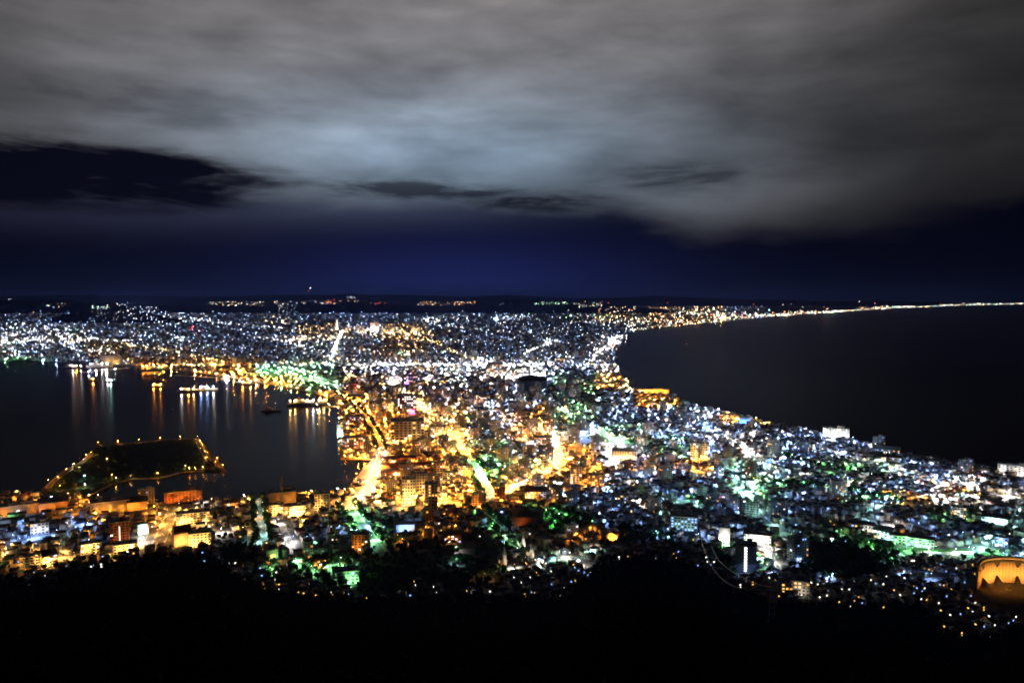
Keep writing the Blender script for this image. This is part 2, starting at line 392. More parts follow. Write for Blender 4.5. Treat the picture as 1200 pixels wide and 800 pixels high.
# ------------------------------------------------------------------ what kind of lamps burn where (districts, 50 x 20 steps of the view, from the far plain to the mountain foot)
CELLS = """bbbWWbbbbbWbwwyYYw......
WWbwbbwYWYbbwbw.........
WWywwbbWbybbbbW.........
gwWoyoggwWWWWbw.........
...OOOogyWWwbgY.........
.......OOYWbbgbOb.......
........OOYbogbbbYb.....
.......oOOYbObgbbwbb....
.......wOOOgbObgbwbbb...
.......WOYOGYObbOCbggb..
........OOYOYobbbCgbbbWw
oooooyooYoOoobbbbcbbgyWw
bboOYyOYGbobggbcbcbbbbgc
bbbyY.bbGoogoo.bWBgccbbc
YYYy..og..c.gW...C..cccb
o.....GG..cyw....cb..b.b
..................wb.w.g""".split('\n')
def cell(px, py):
    i, j = int((py - 360) // 20), int(px // 50)
    j = min(max(j, 0), 23)
    if i < 0: i = 0
    if i > 16: return '.'
    return CELLS[i][j]
def pick(c, level_only=False):
    """colour and level of one lamp in a district of main colour c"""
    k = c.lower(); u = random.random()
    if u > (.84 if k in 'oy' else .74):
        k = {'o': 'y', 'y': 'o', 'w': 'b', 'b': 'w', 'g': 'c', 'c': 'g', 'p': 'b'}[k]
        if u > .86: k = random.choice('wbbbbcwog' if c.lower() in 'bwcgp' else 'yyooowg')
    lv = random.choices((0, 1, 2), (.12, .46, .42) if c.isupper() else (.50, .40, .10))[0]
    return k, lv

# ------------------------------------------------------------------ roads: (name, half width, lamps every, colour, level, points)
ROADS = [
 ('thin white slope', 7, 30, 'w', 1, [(640, 470), (690, 500), (730, 522)]), ('thin warm avenue', 8, 28, 'y', 2, [(560, 468), (600, 500), (628, 530)]),
 ('narrow green lane', 6, 34, 'b', 1, [(740, 500), (800, 522), (850, 545)]), ('narrow pale lane', 6, 34, 'w', 1, [(930, 520), (1000, 540), (1080, 560)]),
 ('thin cross street', 8, 30, 'o', 2, [(500, 566), (540, 562), (590, 556)]), ('golden cross street', 8, 28, 'o', 2, [(440, 520), (500, 522), (548, 520)]),
 ('short slope', 6, 26, 'w', 1, [(328, 610), (338, 632), (345, 650)]), ('cyan lane', 6, 30, 'c', 1, [(740, 575), (800, 590), (850, 600)]),
 ('plain road', 11, 60, 'w', 1, [(300, 395), (350, 405), (385, 415)]), ('plain ring road', 11, 60, 'y', 1, [(440, 395), (520, 402), (600, 400)]), ('station east road', 9, 40, 'w', 2, [(560, 420), (620, 438), (680, 462)]),
 ('northern ring road', 12, 90, 'w', 1, [(0, 385), (90, 388), (200, 392)]), ('northern link road', 12, 80, 'w', 1, [(230, 376), (330, 385), (400, 388)]), ('eastern link road', 11, 70, 'w', 1, [(500, 380), (580, 388), (660, 392)]),
 ('island quay road', 6, 60, 'o', 0, [(54, 574), (64, 562), (80, 551), (99, 540), (108, 530)]),
 ('island lane', 6, 60, 'o', 0, [(62, 578), (84, 572), (118, 566), (140, 560), (158, 556)]),
 ('island end road', 6, 50, 'o', 0, [(231, 516), (237, 528), (244, 540), (256, 548), (222, 551)]),
 ('quay road', 11, 34, 'o', 1, [(262, 437), (300, 443), (340, 449), (392, 458), (412, 470), (428, 490), (440, 508), (447, 528)]),
 ('tram avenue', 12, 26, 'w', 2, [(449, 528), (443, 545), (436, 562), (430, 580), (414, 590)]),
 ('slope lined with green trees', 14, 22, 'g', 1, [(405, 592), (420, 612), (433, 630), (447, 650)]),
 ('broad pale avenue', 11, 30, 'y', 2, [(470, 458), (495, 478), (528, 506), (540, 525), (552, 540)]),
 ('avenue with a green strip', 14, 34, 'c', 0, [(552, 541), (560, 553), (570, 572), (577, 590)]),
 ('orange boulevard', 13, 22, 'y', 2, [(560, 583), (595, 574), (630, 560), (655, 545), (653, 528), (642, 510), (628, 492)]),
 ('temple street', 9, 26, 'o', 2, [(668, 545), (700, 548), (745, 552), (790, 553), (834, 556)]),
 ('short yellow street', 8, 24, 'y', 2, [(712, 518), (716, 535), (720, 549)]),
 ('long white avenue', 11, 28, 'w', 1, [(815, 495), (850, 512), (880, 533), (905, 552), (922, 566)]),
 ('blue white slope', 9, 30, 'c', 1, [(862, 562), (880, 590), (900, 615), (935, 634)]),
 ('steep white lane', 6, 20, 'w', 2, [(893, 640), (905, 655), (916, 672)]),
 ('shore side street', 9, 30, 'w', 2, [(1085, 562), (1115, 567), (1150, 576), (1198, 589)]),
 ('harbour front street', 9, 24, 'y', 2, [(300, 604), (340, 602), (378, 598), (408, 590)]),
 ('hotel front street', 9, 26, 'y', 2, [(436, 596), (480, 598), (520, 590), (560, 583)]),
 ('street below the wooded hill', 10, 22, 'y', 2, [(18, 668), (60, 657), (100, 650), (150, 645), (185, 637)]),
 ('bright orange avenue', 12, 26, 'y', 1, [(184, 640), (190, 626), (199, 608), (206, 592)]),
 ('narrow white slope', 6, 20, 'w', 1, [(160, 642), (168, 630), (174, 620)]),
 ('depot street', 8, 24, 'o', 1, [(50, 607), (95, 603), (140, 600), (180, 603)]),
 ('hall street', 8, 20, 'y', 2, [(205, 622), (245, 621), (280, 628), (305, 625)]),
 ('tree lined white slope', 10, 24, 'c', 1, [(302, 585), (305, 610), (309, 640)]),
 ('park lane', 10, 30, 'g', 1, [(560, 598), (578, 612), (592, 628)]),
 ('park street', 12, 28, 'g', 1, [(618, 594), (645, 603), (678, 614)]),
 ('coast road', 11, 40, 'w', 2, [(686, 432), (700, 415), (714, 404), (727, 394)]),
 ('ridge top avenue', 12, 45, 'w', 2, [(384, 428), (391, 412), (397, 398), (402, 386)]),
 ('slanting far avenue', 12, 60, 'w', 2, [(612, 416), (630, 408), (652, 401)]),
 ('hill climbing road', 12, 80, 'w', 2, [(140, 356.5), (155, 361), (170, 367), (183, 374)]),
 ('plain avenue', 14, 70, 'y', 2, [(150, 405), (200, 412), (232, 420), (270, 427)]),
 ('northern avenue', 14, 80, 'w', 2, [(0, 404), (50, 398), (110, 399), (150, 400)]),
 ('diagonal avenue', 12, 55, 'y', 1, [(415, 408), (440, 414), (475, 424), (520, 436)]),
 ('eastern avenue', 12, 60, 'y', 1, [(480, 387), (505, 400), (530, 412), (560, 425)]),
 ('terraced street', 6, 34, 'w', 1, [(905, 530), (950, 545), (1010, 556), (1050, 566)]),
 ('lower terraced street', 7, 32, 'c', 1, [(905, 566), (960, 572), (1010, 580), (1060, 590)]),
 ('dim house street', 7, 34, 'b', 1, [(960, 600), (1020, 612), (1090, 622), (1150, 628)]),
 ('school street', 7, 26, 'c', 2, [(1050, 646), (1085, 648), (1130, 650), (1170, 640)]),
 ('bright corner street', 8, 20, 'w', 2, [(835, 637), (860, 636), (890, 638)]),
 ('green hillside street', 7, 24, 'g', 2, [(345, 674), (372, 668), (400, 660), (420, 656)]),
 ('pale hillside street', 7, 26, 'w', 1, [(620, 654), (650, 648), (672, 656), (690, 668)]),
 ('blue street', 8, 26, 'b', 2, [(0, 642), (40, 632), (80, 622), (130, 616)]),
]
RPTS = []                                   # sample points of every road, to keep houses off them
road_lamps = []
for name, hw, sp_, c, lv, pl in ROADS:
    hw *= .74
    pts = [G(a, b) for a, b in pl]
    dense = []
    for a, b in zip(pts[:-1], pts[1:]):
        n = max(1, int((b - a).length / 12))
        for i in range(n): dense.append(a.lerp(b, i / n))
    dense.append(pts[-1])
    dense = [sum((dense[min(max(i + k, 0), len(dense) - 1)] for k in range(-3, 4)), Vector()) / 7 for i in range(len(dense))]
    RPTS += [(p.x, p.y, hw + 7) for p in dense]
    rd, pv = MB(), MB()
    L, Rr = [], []
    for i, p in enumerate(dense):
        d = (dense[min(i + 1, len(dense) - 1)] - dense[max(i - 1, 0)]); d.z = 0; d.normalize(); nrm = Vector((-d.y, d.x, 0))
        L.append(nrm)
    for i in range(len(dense) - 1):
        a, b, na, nb = dense[i], dense[i + 1], L[i], L[i + 1]; z = Vector((0, 0, .05))
        rd.quad([tuple(q + z) for q in (a - na * hw * .72, b - nb * hw * .72, b + nb * hw * .72, a + na * hw * .72)][::1], 'asphalt')
        for s in (-1, 1):
            q = [a + na * hw * .72 * s, b + nb * hw * .72 * s, b + nb * hw * s, a + na * hw * s]
            zt = Vector((0, 0, .18)); q2 = [v + zt for v in q]
            pv.quad([tuple(v) for v in (q2 if s < 0 else q2)], 'pavement')
            pv.quad([tuple(v) for v in (q[0], q[1], q2[1], q2[0])], 'pavement'); pv.quad([tuple(v) for v in (q[3], q[2], q2[2], q2[3])], 'pavement')
        if (i % 2 == 0) and hw >= 7:
            z2 = Vector((0, 0, .058)); m_ = a.lerp(b, .5)
            rd.quad([tuple(q + z2) for q in (a - na * .25, m_ - na * .25, m_ + na * .25, a + na * .25)], 'plaster_white')
    o = structure(rd.build('road')); o2 = structure(pv.build('pavement'))
    tot = 0; acc = sp_ * .5; side = 1
    for i in range(len(dense) - 1):
        seg = (dense[i + 1] - dense[i]).length; acc += seg
        if acc >= sp_:
            acc = 0; side = -side
            for s in ((-1, 1) if hw >= 9 and lv == 2 else (side,)):
                p = dense[i] + L[i] * hw * .85 * s
                road_lamps.append((p.x, p.y, c if random.random() < .85 else random.choice('ywo' if c in 'oy' else 'wcg'), lv if random.random() < .7 else max(0, lv - 1), name))
RPTS = np.array(RPTS)

# ------------------------------------------------------------------ landmark buildings
OCC = []                                    # taken footprints (x, y, radius)
FLOOD = []                                  # lamps added in front of facades to light them, and yard lamps
NEAR = []                                   # (px, py, phrase) to say what stands near a thing
def box_mesh(name, sx, sy, sz, mat):
    b = MB(); b.box(0, 0, 0, sx, sy, sz, mat); return b.mesh(name)
WINMESH = {}
for i, mw in enumerate(WIN + [MAT['dark_glass']]):
    WINMESH[i] = box_mesh('window', 1, .12, 1, mw)
def building(px0, px1, yt, yb, wall, name, label, cat, roof='roof_dark', lit=.4, wc=None, depth=.7, rot=0, flood=None, fl=1, roofkind='flat', win=True, extras=(), group='large buildings of the city', phrase=None, nf=2, fz=7, maxdepth=60):
    cx = (px0 + px1) / 2; p = G(cx, yb); dist = p.y
    wd = (px1 - px0) * dist / F; h = top_z(cx, yb, yt) - LAND; dp = min(max(9, wd * depth), maxdepth)
    az = math.atan2(p.x, p.y); ang = -az + rot
    c = p + Vector((math.sin(az), math.cos(az), 0)) * dp / 2
    wd2 = wd / (abs(math.cos(rot)) + abs(math.sin(rot)) * dp / wd)
    root = empty(name, (c.x, c.y, LAND), ang)
    b = MB(); hh = h if roofkind == 'flat' else h * .68
    b.box(0, 0, 0, wd2, dp, hh, wall)
    if roofkind == 'flat':
        b.build('wall', root)
        r = MB(); t = min(1.0, h * .06)
        r.box(0, 0, hh + .02, wd2 + .8, dp + .8, t, 'concrete' if wall != 'concrete' else 'plaster_cream', top=roof); ro = r.build('roof', root)
        if h > 12:
            pr = MB(); pr.box(wd2 * .18, dp * .1, hh + t + .02, wd2 * .28, dp * .4, min(4.5, h * .16), wall, top='roof_grey'); pr.build('plant_room', ro)
            pr = MB(); pr.box(-wd2 * .22, -dp * .1, hh + t + .02, wd2 * .1, dp * .15, 1.8, 'steel'); pr.build('water_tank', ro)
    else:
        gv = [( -wd2/2, 0, 0)]
        Yh = dp / 2; rh = h - hh
        b.add([(-wd2 / 2, -Yh, hh), (-wd2 / 2, Yh, hh), (-wd2 / 2, 0, hh + rh), (wd2 / 2, -Yh, hh), (wd2 / 2, Yh, hh), (wd2 / 2, 0, hh + rh)], [(0, 2, 1), (3, 4, 5)], wall)
        b.build('wall', root); r = MB(); r.gable(0, 0, hh + .02, wd2, dp, rh, roof, 0, .7); r.build('roof', root)
    if win:
        nx = max(2, min(11, int(wd2 / 4.2))); nz = max(1, min(8, int(hh / 3.3)))
        while nx * nz > 64: nx -= 1
        ww, wh = wd2 / nx * .55, hh / nz * .46
        for i in range(nx):
            for k in range(nz):
                q = random.random() < lit
                mi = (wc if wc is not None else random.choice((0, 0, 1, 1, 2))) if q else 4
                o = link('window', WINMESH[mi], root)
                o.location = ((i + .5) / nx * wd2 - wd2 / 2, -dp / 2 - .05, (k + .3) / nz * hh); o.scale = (ww, 1, wh)
        ns = max(1, min(4, int(dp / 6)))
        for s in (-1, 1):
            for i in range(ns):
                for k in range(min(nz, 4)):
                    mi = (wc if wc is not None else random.choice((0, 1, 2))) if random.random() < lit * .7 else 4
                    o = link('window', WINMESH[mi], root); o.rotation_euler = (0, 0, s * math.pi / 2)
                    o.location = (s * (wd2 / 2 + .05), (i + .5) / ns * dp - dp / 2, (k + .3) / min(nz, 4) * hh); o.scale = (dp / ns * .45, 1, wh)
    d = MB(); d.box(0, -dp / 2 - .3, .02, 2.4, .5, 2.6, 'steel'); d.build('door', root)
    for fn in extras: fn(root, wd2, dp, hh)
    if flood:
        front = p - Vector((math.sin(az), math.cos(az), 0)) * max(8, h * .38)
        rt = Vector((math.cos(az), -math.sin(az), 0))
        for i in range(nf):
            q = front + rt * ((i + .5) / nf - .5) * wd; FLOOD.append((q.x, q.y, flood, fl, fz))
    tag(root, label, cat, group)
    n = max(1, int(wd / max(dp, 8)))
    for i in range(n + 1):
        q = c + Vector((math.cos(az), -math.sin(az), 0)) * (i / max(n, 1) - .5) * (wd - dp * .5); OCC.append((q.x, q.y, dp / 2 + 4))
    NEAR.append((cx, yb, phrase or ('the ' + ' '.join(label.split()[:5]))))
    return root
def antenna(h=12, mat='steel'):
    def fn(root, w, d, hh):
        a = MB(); a.tube([(0, 0, hh), (0, 0, hh + h)], .35, mat); a.build('antenna', root)
    return fn
def chimney(x, h, r=2.2, mat='tan_tile'):
    def fn(root, w, d, hh):
        a = MB(); a.tube([(x * w, -d * .2, .1), (x * w, -d * .2, h)], [r, r * .7], mat, 10); a.build('chimney', root)
    return fn
def sign(x, z, sw, sh, mat):
    def fn(root, w, d, hh):
        a = MB(); a.box(x * w, -d / 2 - .5, z * hh, sw, .6, sh, mat); a.build('sign', root)
    return fn
def light_column(n):
    def fn(root, w, d, hh):
        for i in range(n):
            a = MB(); a.box(-.02 * w, -d / 2 - .25, hh * (i + .5) / (n + .4), 3.0, .3, hh / n * .5, FARM['w', 1]); a.build('stair_window', root)
    return fn
def strip_light(w_=1.6):
    def fn(root, w, d, hh):
        a = MB(); a.box(0, -d / 2 - .25, hh * .12, w_, .3, hh * .7, FARM['w', 0]); a.build('stair_window', root)
    return fn
def dome(r, h):
    def fn(root, w, d, hh):
        a = MB(); n = 14; rings = []
        for j in range(5):
            t = j / 4 * math.pi / 2; rings.append([(r * math.cos(t) * math.cos(2 * math.pi * k / n), r * math.cos(t) * math.sin(2 * math.pi * k / n), hh + h * math.sin(t)) for k in range(n)])
        a.add([v for q in rings for v in q], [(j * n + k, j * n + (k + 1) % n, (j + 1) * n + (k + 1) % n, (j + 1) * n + k) for j in range(4) for k in range(n)], 'roof_dark'); a.build('dome', root)
    return fn
B = building
HOT, APT, OFF, WH, HALL = 'hotel', 'apartment building', 'office building', 'warehouse', 'hall'
B(458, 498, 494, 518, 'plaster_cream', 'hotel', 'broad yellow-lit hotel slab with a grid of windows on the flat waterfront', HOT, flood='y', fl=2, nf=4, lit=.25, phrase='the broad yellow-lit hotel', fz=10)
B(466, 487, 464, 483, 'brick', 'hotel', 'brown hotel block with rows of lit windows above the magenta sign', HOT, lit=.55, wc=1, phrase='the brown hotel block', flood='y', fl=0)
B(474, 491, 483, 490, 'tan_tile', 'shop_building', 'low shop building under a glowing magenta rooftop sign', 'shop', win=False, extras=(sign(0, .75, 14, 11, 'sign_magenta'),), phrase='the magenta sign')
B(471, 487, 562, 592, 'plaster_white', 'apartment_building', 'tall pale tower washed by white-yellow light, brightest of the waterfront towers', APT, flood='y', fl=2, nf=3, lit=.1, wc=0, phrase='the bright pale tower', depth=.9)
B(482, 501, 555, 582, 'plaster_cream', 'apartment_building', 'yellow-lit tower just behind the bright pale tower', APT, flood='y', fl=2, lit=.1, phrase='the yellow tower')
B(498, 513, 568, 596, 'tan_tile', 'apartment_building', 'brown balcony tower with dark stepped roof right of the pale tower', APT, flood='y', fl=1, lit=.3, wc=0, phrase='the brown balcony tower', depth=1)
B(508, 519, 543, 563, 'tan_tile', 'apartment_building', 'slim orange-lit tower behind the long dark warehouse roofs', APT, flood='o', fl=2, lit=.15, phrase='the slim orange tower', depth=1)
B(537, 554, 546, 561, 'plaster_cream', 'apartment_building', 'orange-lit block with flat dark roof beside the green strip avenue', APT, flood='o', fl=2, lit=.15, phrase='the orange block by the avenue')
B(521, 534, 554, 566, 'concrete', 'office_building', 'low concrete office between two orange-lit towers', OFF, flood='y', fl=1, phrase='the low concrete office')
B(553, 567, 579, 597, 'tan_tile', 'apartment_building', 'orange-brown tower standing at the end of the avenue with green strip', APT, flood='o', fl=1, lit=.1, phrase='the orange-brown tower')
B(579, 592, 570, 589, 'brick', 'apartment_building', 'brick coloured tower beside the curve of the orange boulevard', APT, flood='o', fl=1, lit=.1, phrase='the brick coloured tower')
B(600, 612, 479, 496, 'tan_tile', 'apartment_building', 'orange-lit tower at the head of the orange boulevard', APT, flood='o', fl=1, phrase='the tower heading the boulevard')
B(636, 650, 491, 509, 'tan_tile', 'apartment_building', 'brown tower left of the dark park along the orange boulevard', APT, flood='o', fl=1, lit=.3, phrase='the brown park tower')
B(626, 647, 513, 524, 'concrete', 'office_building', 'wide tan office slab half way up the orange boulevard', OFF, flood='y', fl=0, phrase='the wide tan office slab')
B(631, 649, 524, 541, 'siding_grey', 'office_building', 'dark grey office block in the bend of the orange boulevard', OFF, lit=.2, phrase='the dark boulevard office')
B(668, 682, 547, 569, 'plaster_cream', 'apartment_building', 'cream tower with pale vertical stripes beside temple street', APT, flood='y', fl=1, lit=.3, phrase='the striped cream tower')
B(688, 708, 557, 571, 'tan_tile', 'apartment_building', 'curved orange balcony apartments right of the striped cream tower', APT, flood='o', fl=2, lit=.3, wc=0, rot=.25, phrase='the orange balcony apartments')
B(615, 640, 572, 584, 'plaster_white', 'hall_building', 'long white-yellow hall with brown pitched roof below the boulevard', HALL, roof='roof_brown', roofkind='gable', flood='y', fl=2, lit=.2, phrase='the white-yellow boulevard hall')
B(653, 672, 571, 581, 'tan_tile', 'shop_building', 'low orange-lit shop row below the striped cream tower', 'shop', flood='o', fl=2, phrase='the low orange shop row')
B(717, 746, 529, 541, 'plaster_cream', 'office_building', 'wide greenish-yellow lit office beside the short yellow street', OFF, flood='y', fl=2, nf=3, lit=.1, phrase='the wide greenish-yellow office')
B(731, 742, 541, 553, 'brick', 'office_building', 'dark red block in front of the greenish-yellow office', OFF, lit=.1, phrase='the dark red block')
B(809, 818, 519, 541, 'plaster_cream', 'apartment_building', 'left pale-yellow tower of the twin towers above temple street', APT, flood='y', fl=2, lit=.1, phrase='the twin yellow towers', depth=1)
B(820, 829, 520, 542, 'plaster_cream', 'apartment_building', 'right pale-yellow tower of the twin towers above temple street', APT, flood='y', fl=2, lit=.1, phrase='the right twin tower', depth=1)
B(836, 848, 546, 561, 'siding_grey', 'apartment_building', 'pale blue block right of the orange temple street', APT, flood='b', fl=1, lit=.2, phrase='the pale blue block')
B(866, 878, 586, 605, 'concrete', 'apartment_building', 'dim grey tower with narrow stripe left of the blue white slope', APT, lit=.08, phrase='the dim grey tower')
B(879, 889, 590, 606, 'concrete', 'apartment_building', 'shorter grey tower touching the dim grey tower', APT, flood='c', fl=0, lit=.1, phrase='the shorter grey tower')
B(717, 730, 580, 601, 'siding_grey', 'apartment_building', 'dark grey tower alone among the low dark houses', APT, lit=.08, phrase='the lone dark tower')
B(786, 817, 606, 622, 'concrete', 'hospital_building', 'wide grey slab with long dim window bands above the dark wood', 'hospital', lit=.4, wc=2, flood='c', fl=0, phrase='the wide grey slab')
B(842, 855, 619, 637, 'plaster_white', 'office_building', 'blank brilliant white block above the ropeway cables', OFF, flood='w', fl=1, nf=2, win=False, phrase='the brilliant white block')
B(872, 903, 627, 638, 'plaster_white', 'gymnasium', 'white glaring low hall right of the brilliant white block', HALL, flood='w', fl=1, nf=4, lit=.1, phrase='the glaring white hall')
B(862, 886, 640, 671, 'siding_grey', 'apartment_building', 'dark tower with one bright vertical column of lit stair windows', APT, win=False, extras=(light_column(9),), phrase='the tower with the lit stair column', depth=.8)
B(916, 948, 681, 697, 'plaster_cream', 'apartment_building', 'small cream apartment block with scattered lit windows at the mountain foot', APT, lit=.45, wc=0, flood='w', fl=0, phrase='the cream block at the mountain foot')
B(1045, 1092, 630, 640, 'concrete', 'school_building', 'long low green-lit school with flat dark roof', 'school', flood='g', fl=1, nf=4, lit=.5, wc=2, phrase='the long green-lit school', depth=.3)
B(1025, 1048, 618, 632, 'plaster_white', 'hall_building', 'pale sloping-roofed hall left of the long green-lit school', HALL, roof='roof_grey', roofkind='gable', flood='c', fl=1, rot=-.3, phrase='the pale sloping hall')
B(998, 1024, 615, 623, 'plaster_white', 'apartment_building', 'low white row block with lit bays left of the pale hall', APT, flood='w', fl=0, lit=.4, phrase='the low white row block')
B(1115, 1131, 595, 608, 'concrete', 'apartment_building', 'stepped pale concrete flats on the eastern slope', APT, flood='w', fl=0, rot=.3, phrase='the stepped pale flats')
B(1152, 1181, 607, 616, 'plaster_white', 'school_building', 'turquoise-lit school block with even rows of windows', 'school', flood='c', fl=2, nf=3, lit=.3, wc=2, phrase='the turquoise-lit school')
B(1166, 1180, 630, 641, 'siding_grey', 'apartment_building', 'blue-lit block below the turquoise school', APT, flood='b', fl=1, phrase='the blue-lit block')
B(1172, 1212, 546, 559, 'plaster_white', 'hotel', 'wide pinkish-white shore hotel cut by the right edge', HOT, flood='w', fl=1, nf=4, lit=.05, phrase='the pinkish shore hotel', depth=.3)
B(965, 994, 502, 514, 'plaster_white', 'hotel', 'floodlit white seaside hotel with tall window bays', HOT, flood='w', fl=2, nf=5, lit=.3, wc=1, phrase='the floodlit seaside hotel', depth=.4)
B(1028, 1053, 524, 533, 'concrete', 'hall_building', 'pale green shore hall with peaked roof', HALL, roof='roof_grey', roofkind='gable', flood='c', fl=0, phrase='the pale green shore hall')
B(1028, 1055, 536, 541, 'plaster_cream', 'apartment_building', 'low cream slab below the pale green shore hall', APT, flood='y', fl=0, phrase='the low cream slab')
B(867, 881, 489, 499, 'plaster_white', 'shop_building', 'box shop with bright blue-white front on the eastern shore', 'shop', flood='b', fl=2, win=False, extras=(sign(0, .3, 30, 9, 'sign_blue'),), phrase='the blue-fronted shop')
B(843, 866, 486, 494, 'plaster_cream', 'shop_building', 'orange-lit shop left of the blue-fronted box shop', 'shop', flood='o', fl=2, nf=3, phrase='the orange shore shop')
B(745, 784, 456, 461, 'plaster_cream', 'warehouse', 'long orange-lit fish hall on the eastern waterfront', WH, flood='o', fl=2, nf=5, win=False, phrase='the orange fish hall', depth=.3)
B(600, 622, 431, 445, 'plaster_white', 'hospital_building', 'large pale hospital slab left of the dark arena roof', 'hospital', flood='w', fl=2, nf=3, lit=.3, wc=1, phrase='the large pale hospital')
B(608, 641, 446, 458, 'siding_grey', 'arena', 'big dark arena with low domed roof in the middle of the town', 'arena', win=False, extras=(dome(55, 16),), phrase='the dark arena')
B(646, 662, 420, 433, 'siding_grey', 'office_building', 'bluish-white office tower group north of the arena', OFF, flood='b', fl=2, lit=.4, phrase='the bluish office tower')
for a in ((452, 470, 441, 454, 'w', 'plaster_white', 'pale lilac department store left in the bright station quarter', 'the pale lilac store'),
          (471, 492, 441, 453, 'p', 'siding_grey', 'violet-lit block next to the lilac department store', 'the violet-lit block'),
          (520, 538, 441, 457, 'c', 'siding_grey', 'turquoise-lit office right in the bright station quarter', 'the turquoise-lit office'),
          (507, 513, 430, 441, 'b', 'siding_grey', 'slender blue-grey tower behind the station quarter', 'the slender blue-grey tower'),
          (481, 500, 429, 441, 'y', 'plaster_cream', 'pale slab tower behind the violet-lit block', 'the pale slab tower'),
          (532, 546, 428, 440, 'w', 'plaster_white', 'bright cream block left of the glaring white quarter', 'the bright cream block'),
          (572, 590, 425, 442, 'w', 'plaster_white', 'tallest glaring white building beyond the station quarter', 'the tallest glaring white building'),
          (592, 604, 434, 446, 'w', 'plaster_white', 'white block right of the tallest glaring building', 'the white block'),
          (541, 553, 456, 467, 'o', 'brick', 'orange brick-coloured tower right of the turquoise office', 'the orange brick tower'),
          (556, 570, 463, 474, 'o', 'tan_tile', 'golden-lit block on the hill side of the orange brick tower', 'the golden-lit block'),
          (580, 589, 463, 478, 'y', 'concrete', 'slim grey-brown tower right of the golden-lit block', 'the slim grey-brown tower'),
          (578, 592, 479, 489, 'o', 'tan_tile', 'squat orange block below the slim grey-brown tower', 'the squat orange block'),
          (432, 452, 458, 471, 'y', 'concrete', 'grey hotel speckled with many lit windows near the station', 'the speckled grey hotel'),
          (446, 461, 470, 482, 'y', 'plaster_cream', 'cream block left of the brown hotel block', 'the cream block'),
          (401, 420, 450, 460, 'r', 'brick', 'dim reddish hall beside the curved rail yard', 'the dim reddish hall'),
          (418, 428, 440, 450, 'b', 'plaster_white', 'small bluish-white block above the dim reddish hall', 'the small bluish block'),
          (505, 522, 500, 512, 'y', 'plaster_cream', 'cream block right of the broad yellow-lit hotel', 'the cream hotel annex'),
          (395, 402, 498, 512, 'c', 'plaster_white', 'narrow cyan-lit market hall on the quay edge', 'the cyan market hall'),
          (405, 426, 489, 500, 'o', 'brick', 'dark brick market block behind the quay', 'the dark brick market'),
          (404, 428, 513, 527, 'o', 'tan_tile', 'orange-lit parking block on the quay corner', 'the orange parking block')):
    B(a[0], a[1], a[2], a[3], a[5], {'s': 'office_building'}.get('s'), a[6], 'building', flood=a[4], fl=1 if a[4] in 'ob' else 2, lit=.35, phrase=a[7], fz=9)
B(434, 444, 378, 388, 'plaster_white', 'office_building', 'far pinkish tower with red lamp on the plain avenue', OFF, flood='w', fl=2, lit=.5, wc=3, phrase='the far pinkish tower', fz=9)
for i, (x0, x1, yt, yb) in enumerate(((404, 411, 383, 390), (418, 426, 382, 389), (446, 452, 384, 390), (455, 467, 383, 389), (482, 492, 383, 388))):
    B(x0, x1, yt, yb, 'concrete', 'apartment_building', ['pale far block right of the thin white tower', 'second far block from the thin white tower', 'narrow far block right of the pinkish tower', 'widest far block right of the pinkish tower', 'last far block in the row along the avenue'][i], APT, flood='y', fl=1, lit=.5, phrase='the far row of blocks')
# south-west waterfront
B(130, 151, 612, 637, 'brick', 'apartment_building', 'dark red brick tower with a white lit stair strip', APT, win=True, lit=.03, extras=(strip_light(),), flood='o', fl=0, phrase='the red brick tower', depth=.9)
B(194, 236, 576, 588, 'brick', 'warehouse', 'long orange-lit warehouse on the pier by the channel', WH, flood='o', fl=1, nf=4, lit=.0, phrase='the long pier warehouse', depth=.25)
B(208, 245, 601, 617, 'plaster_cream', 'hall_building', 'long yellow hall with dark roof and arched windows', HALL, flood='y', fl=2, nf=4, lit=.15, wc=0, phrase='the long yellow hall', depth=.35)
B(203, 224, 617, 640, 'tan_tile', 'gymnasium', 'hall with big tilted brown roof beside the bright orange avenue', HALL, roof='roof_brown', roofkind='gable', rot=.2, flood='y', fl=2, win=False, phrase='the big tilted brown roof')
B(222, 247, 625, 641, 'plaster_white', 'office_building', 'white office glaring yellow below the long yellow hall', OFF, flood='y', fl=2, nf=3, lit=.1, phrase='the glaring yellow-white office')
B(108, 150, 588, 601, 'concrete', 'warehouse', 'wide warehouse with dark flat roof beside the channel', WH, flood='o', fl=1, nf=3, win=False, phrase='the wide dark-roofed warehouse', depth=.5)
B(150, 172, 583, 598, 'tan_tile', 'warehouse', 'tan warehouse between the channel and the depot street', WH, roof='roof_dark', roofkind='gable', flood='o', fl=1, win=False, phrase='the tan warehouse')
B(2, 44, 592, 604, 'tan_tile', 'warehouse', 'orange-lit dock shed at the western shore', WH, flood='o', fl=1, nf=4, win=False, phrase='the western dock shed', depth=.3)
B(48, 78, 583, 599, 'tan_tile', 'warehouse', 'dim long dock shed right of the western shed', WH, flood='o', fl=0, nf=3, win=False, phrase='the dim dock shed', depth=.4, roofkind='gable')
B(37, 56, 613, 626, 'plaster_white', 'office_building', 'pinkish cube building among the blue-lit houses', OFF, flood='w', fl=0, lit=.2, phrase='the pinkish cube')
B(162, 174, 614, 627, 'plaster_white', 'office_building', 'pale teal cube right of the red brick tower', OFF, flood='c', fl=1, win=False, phrase='the pale teal cube')
B(30, 46, 652, 668, 'plaster_cream', 'school_building', 'yellow-lit school gable end at the western mountain foot', 'school', flood='y', fl=2, lit=.1, phrase='the yellow school end')
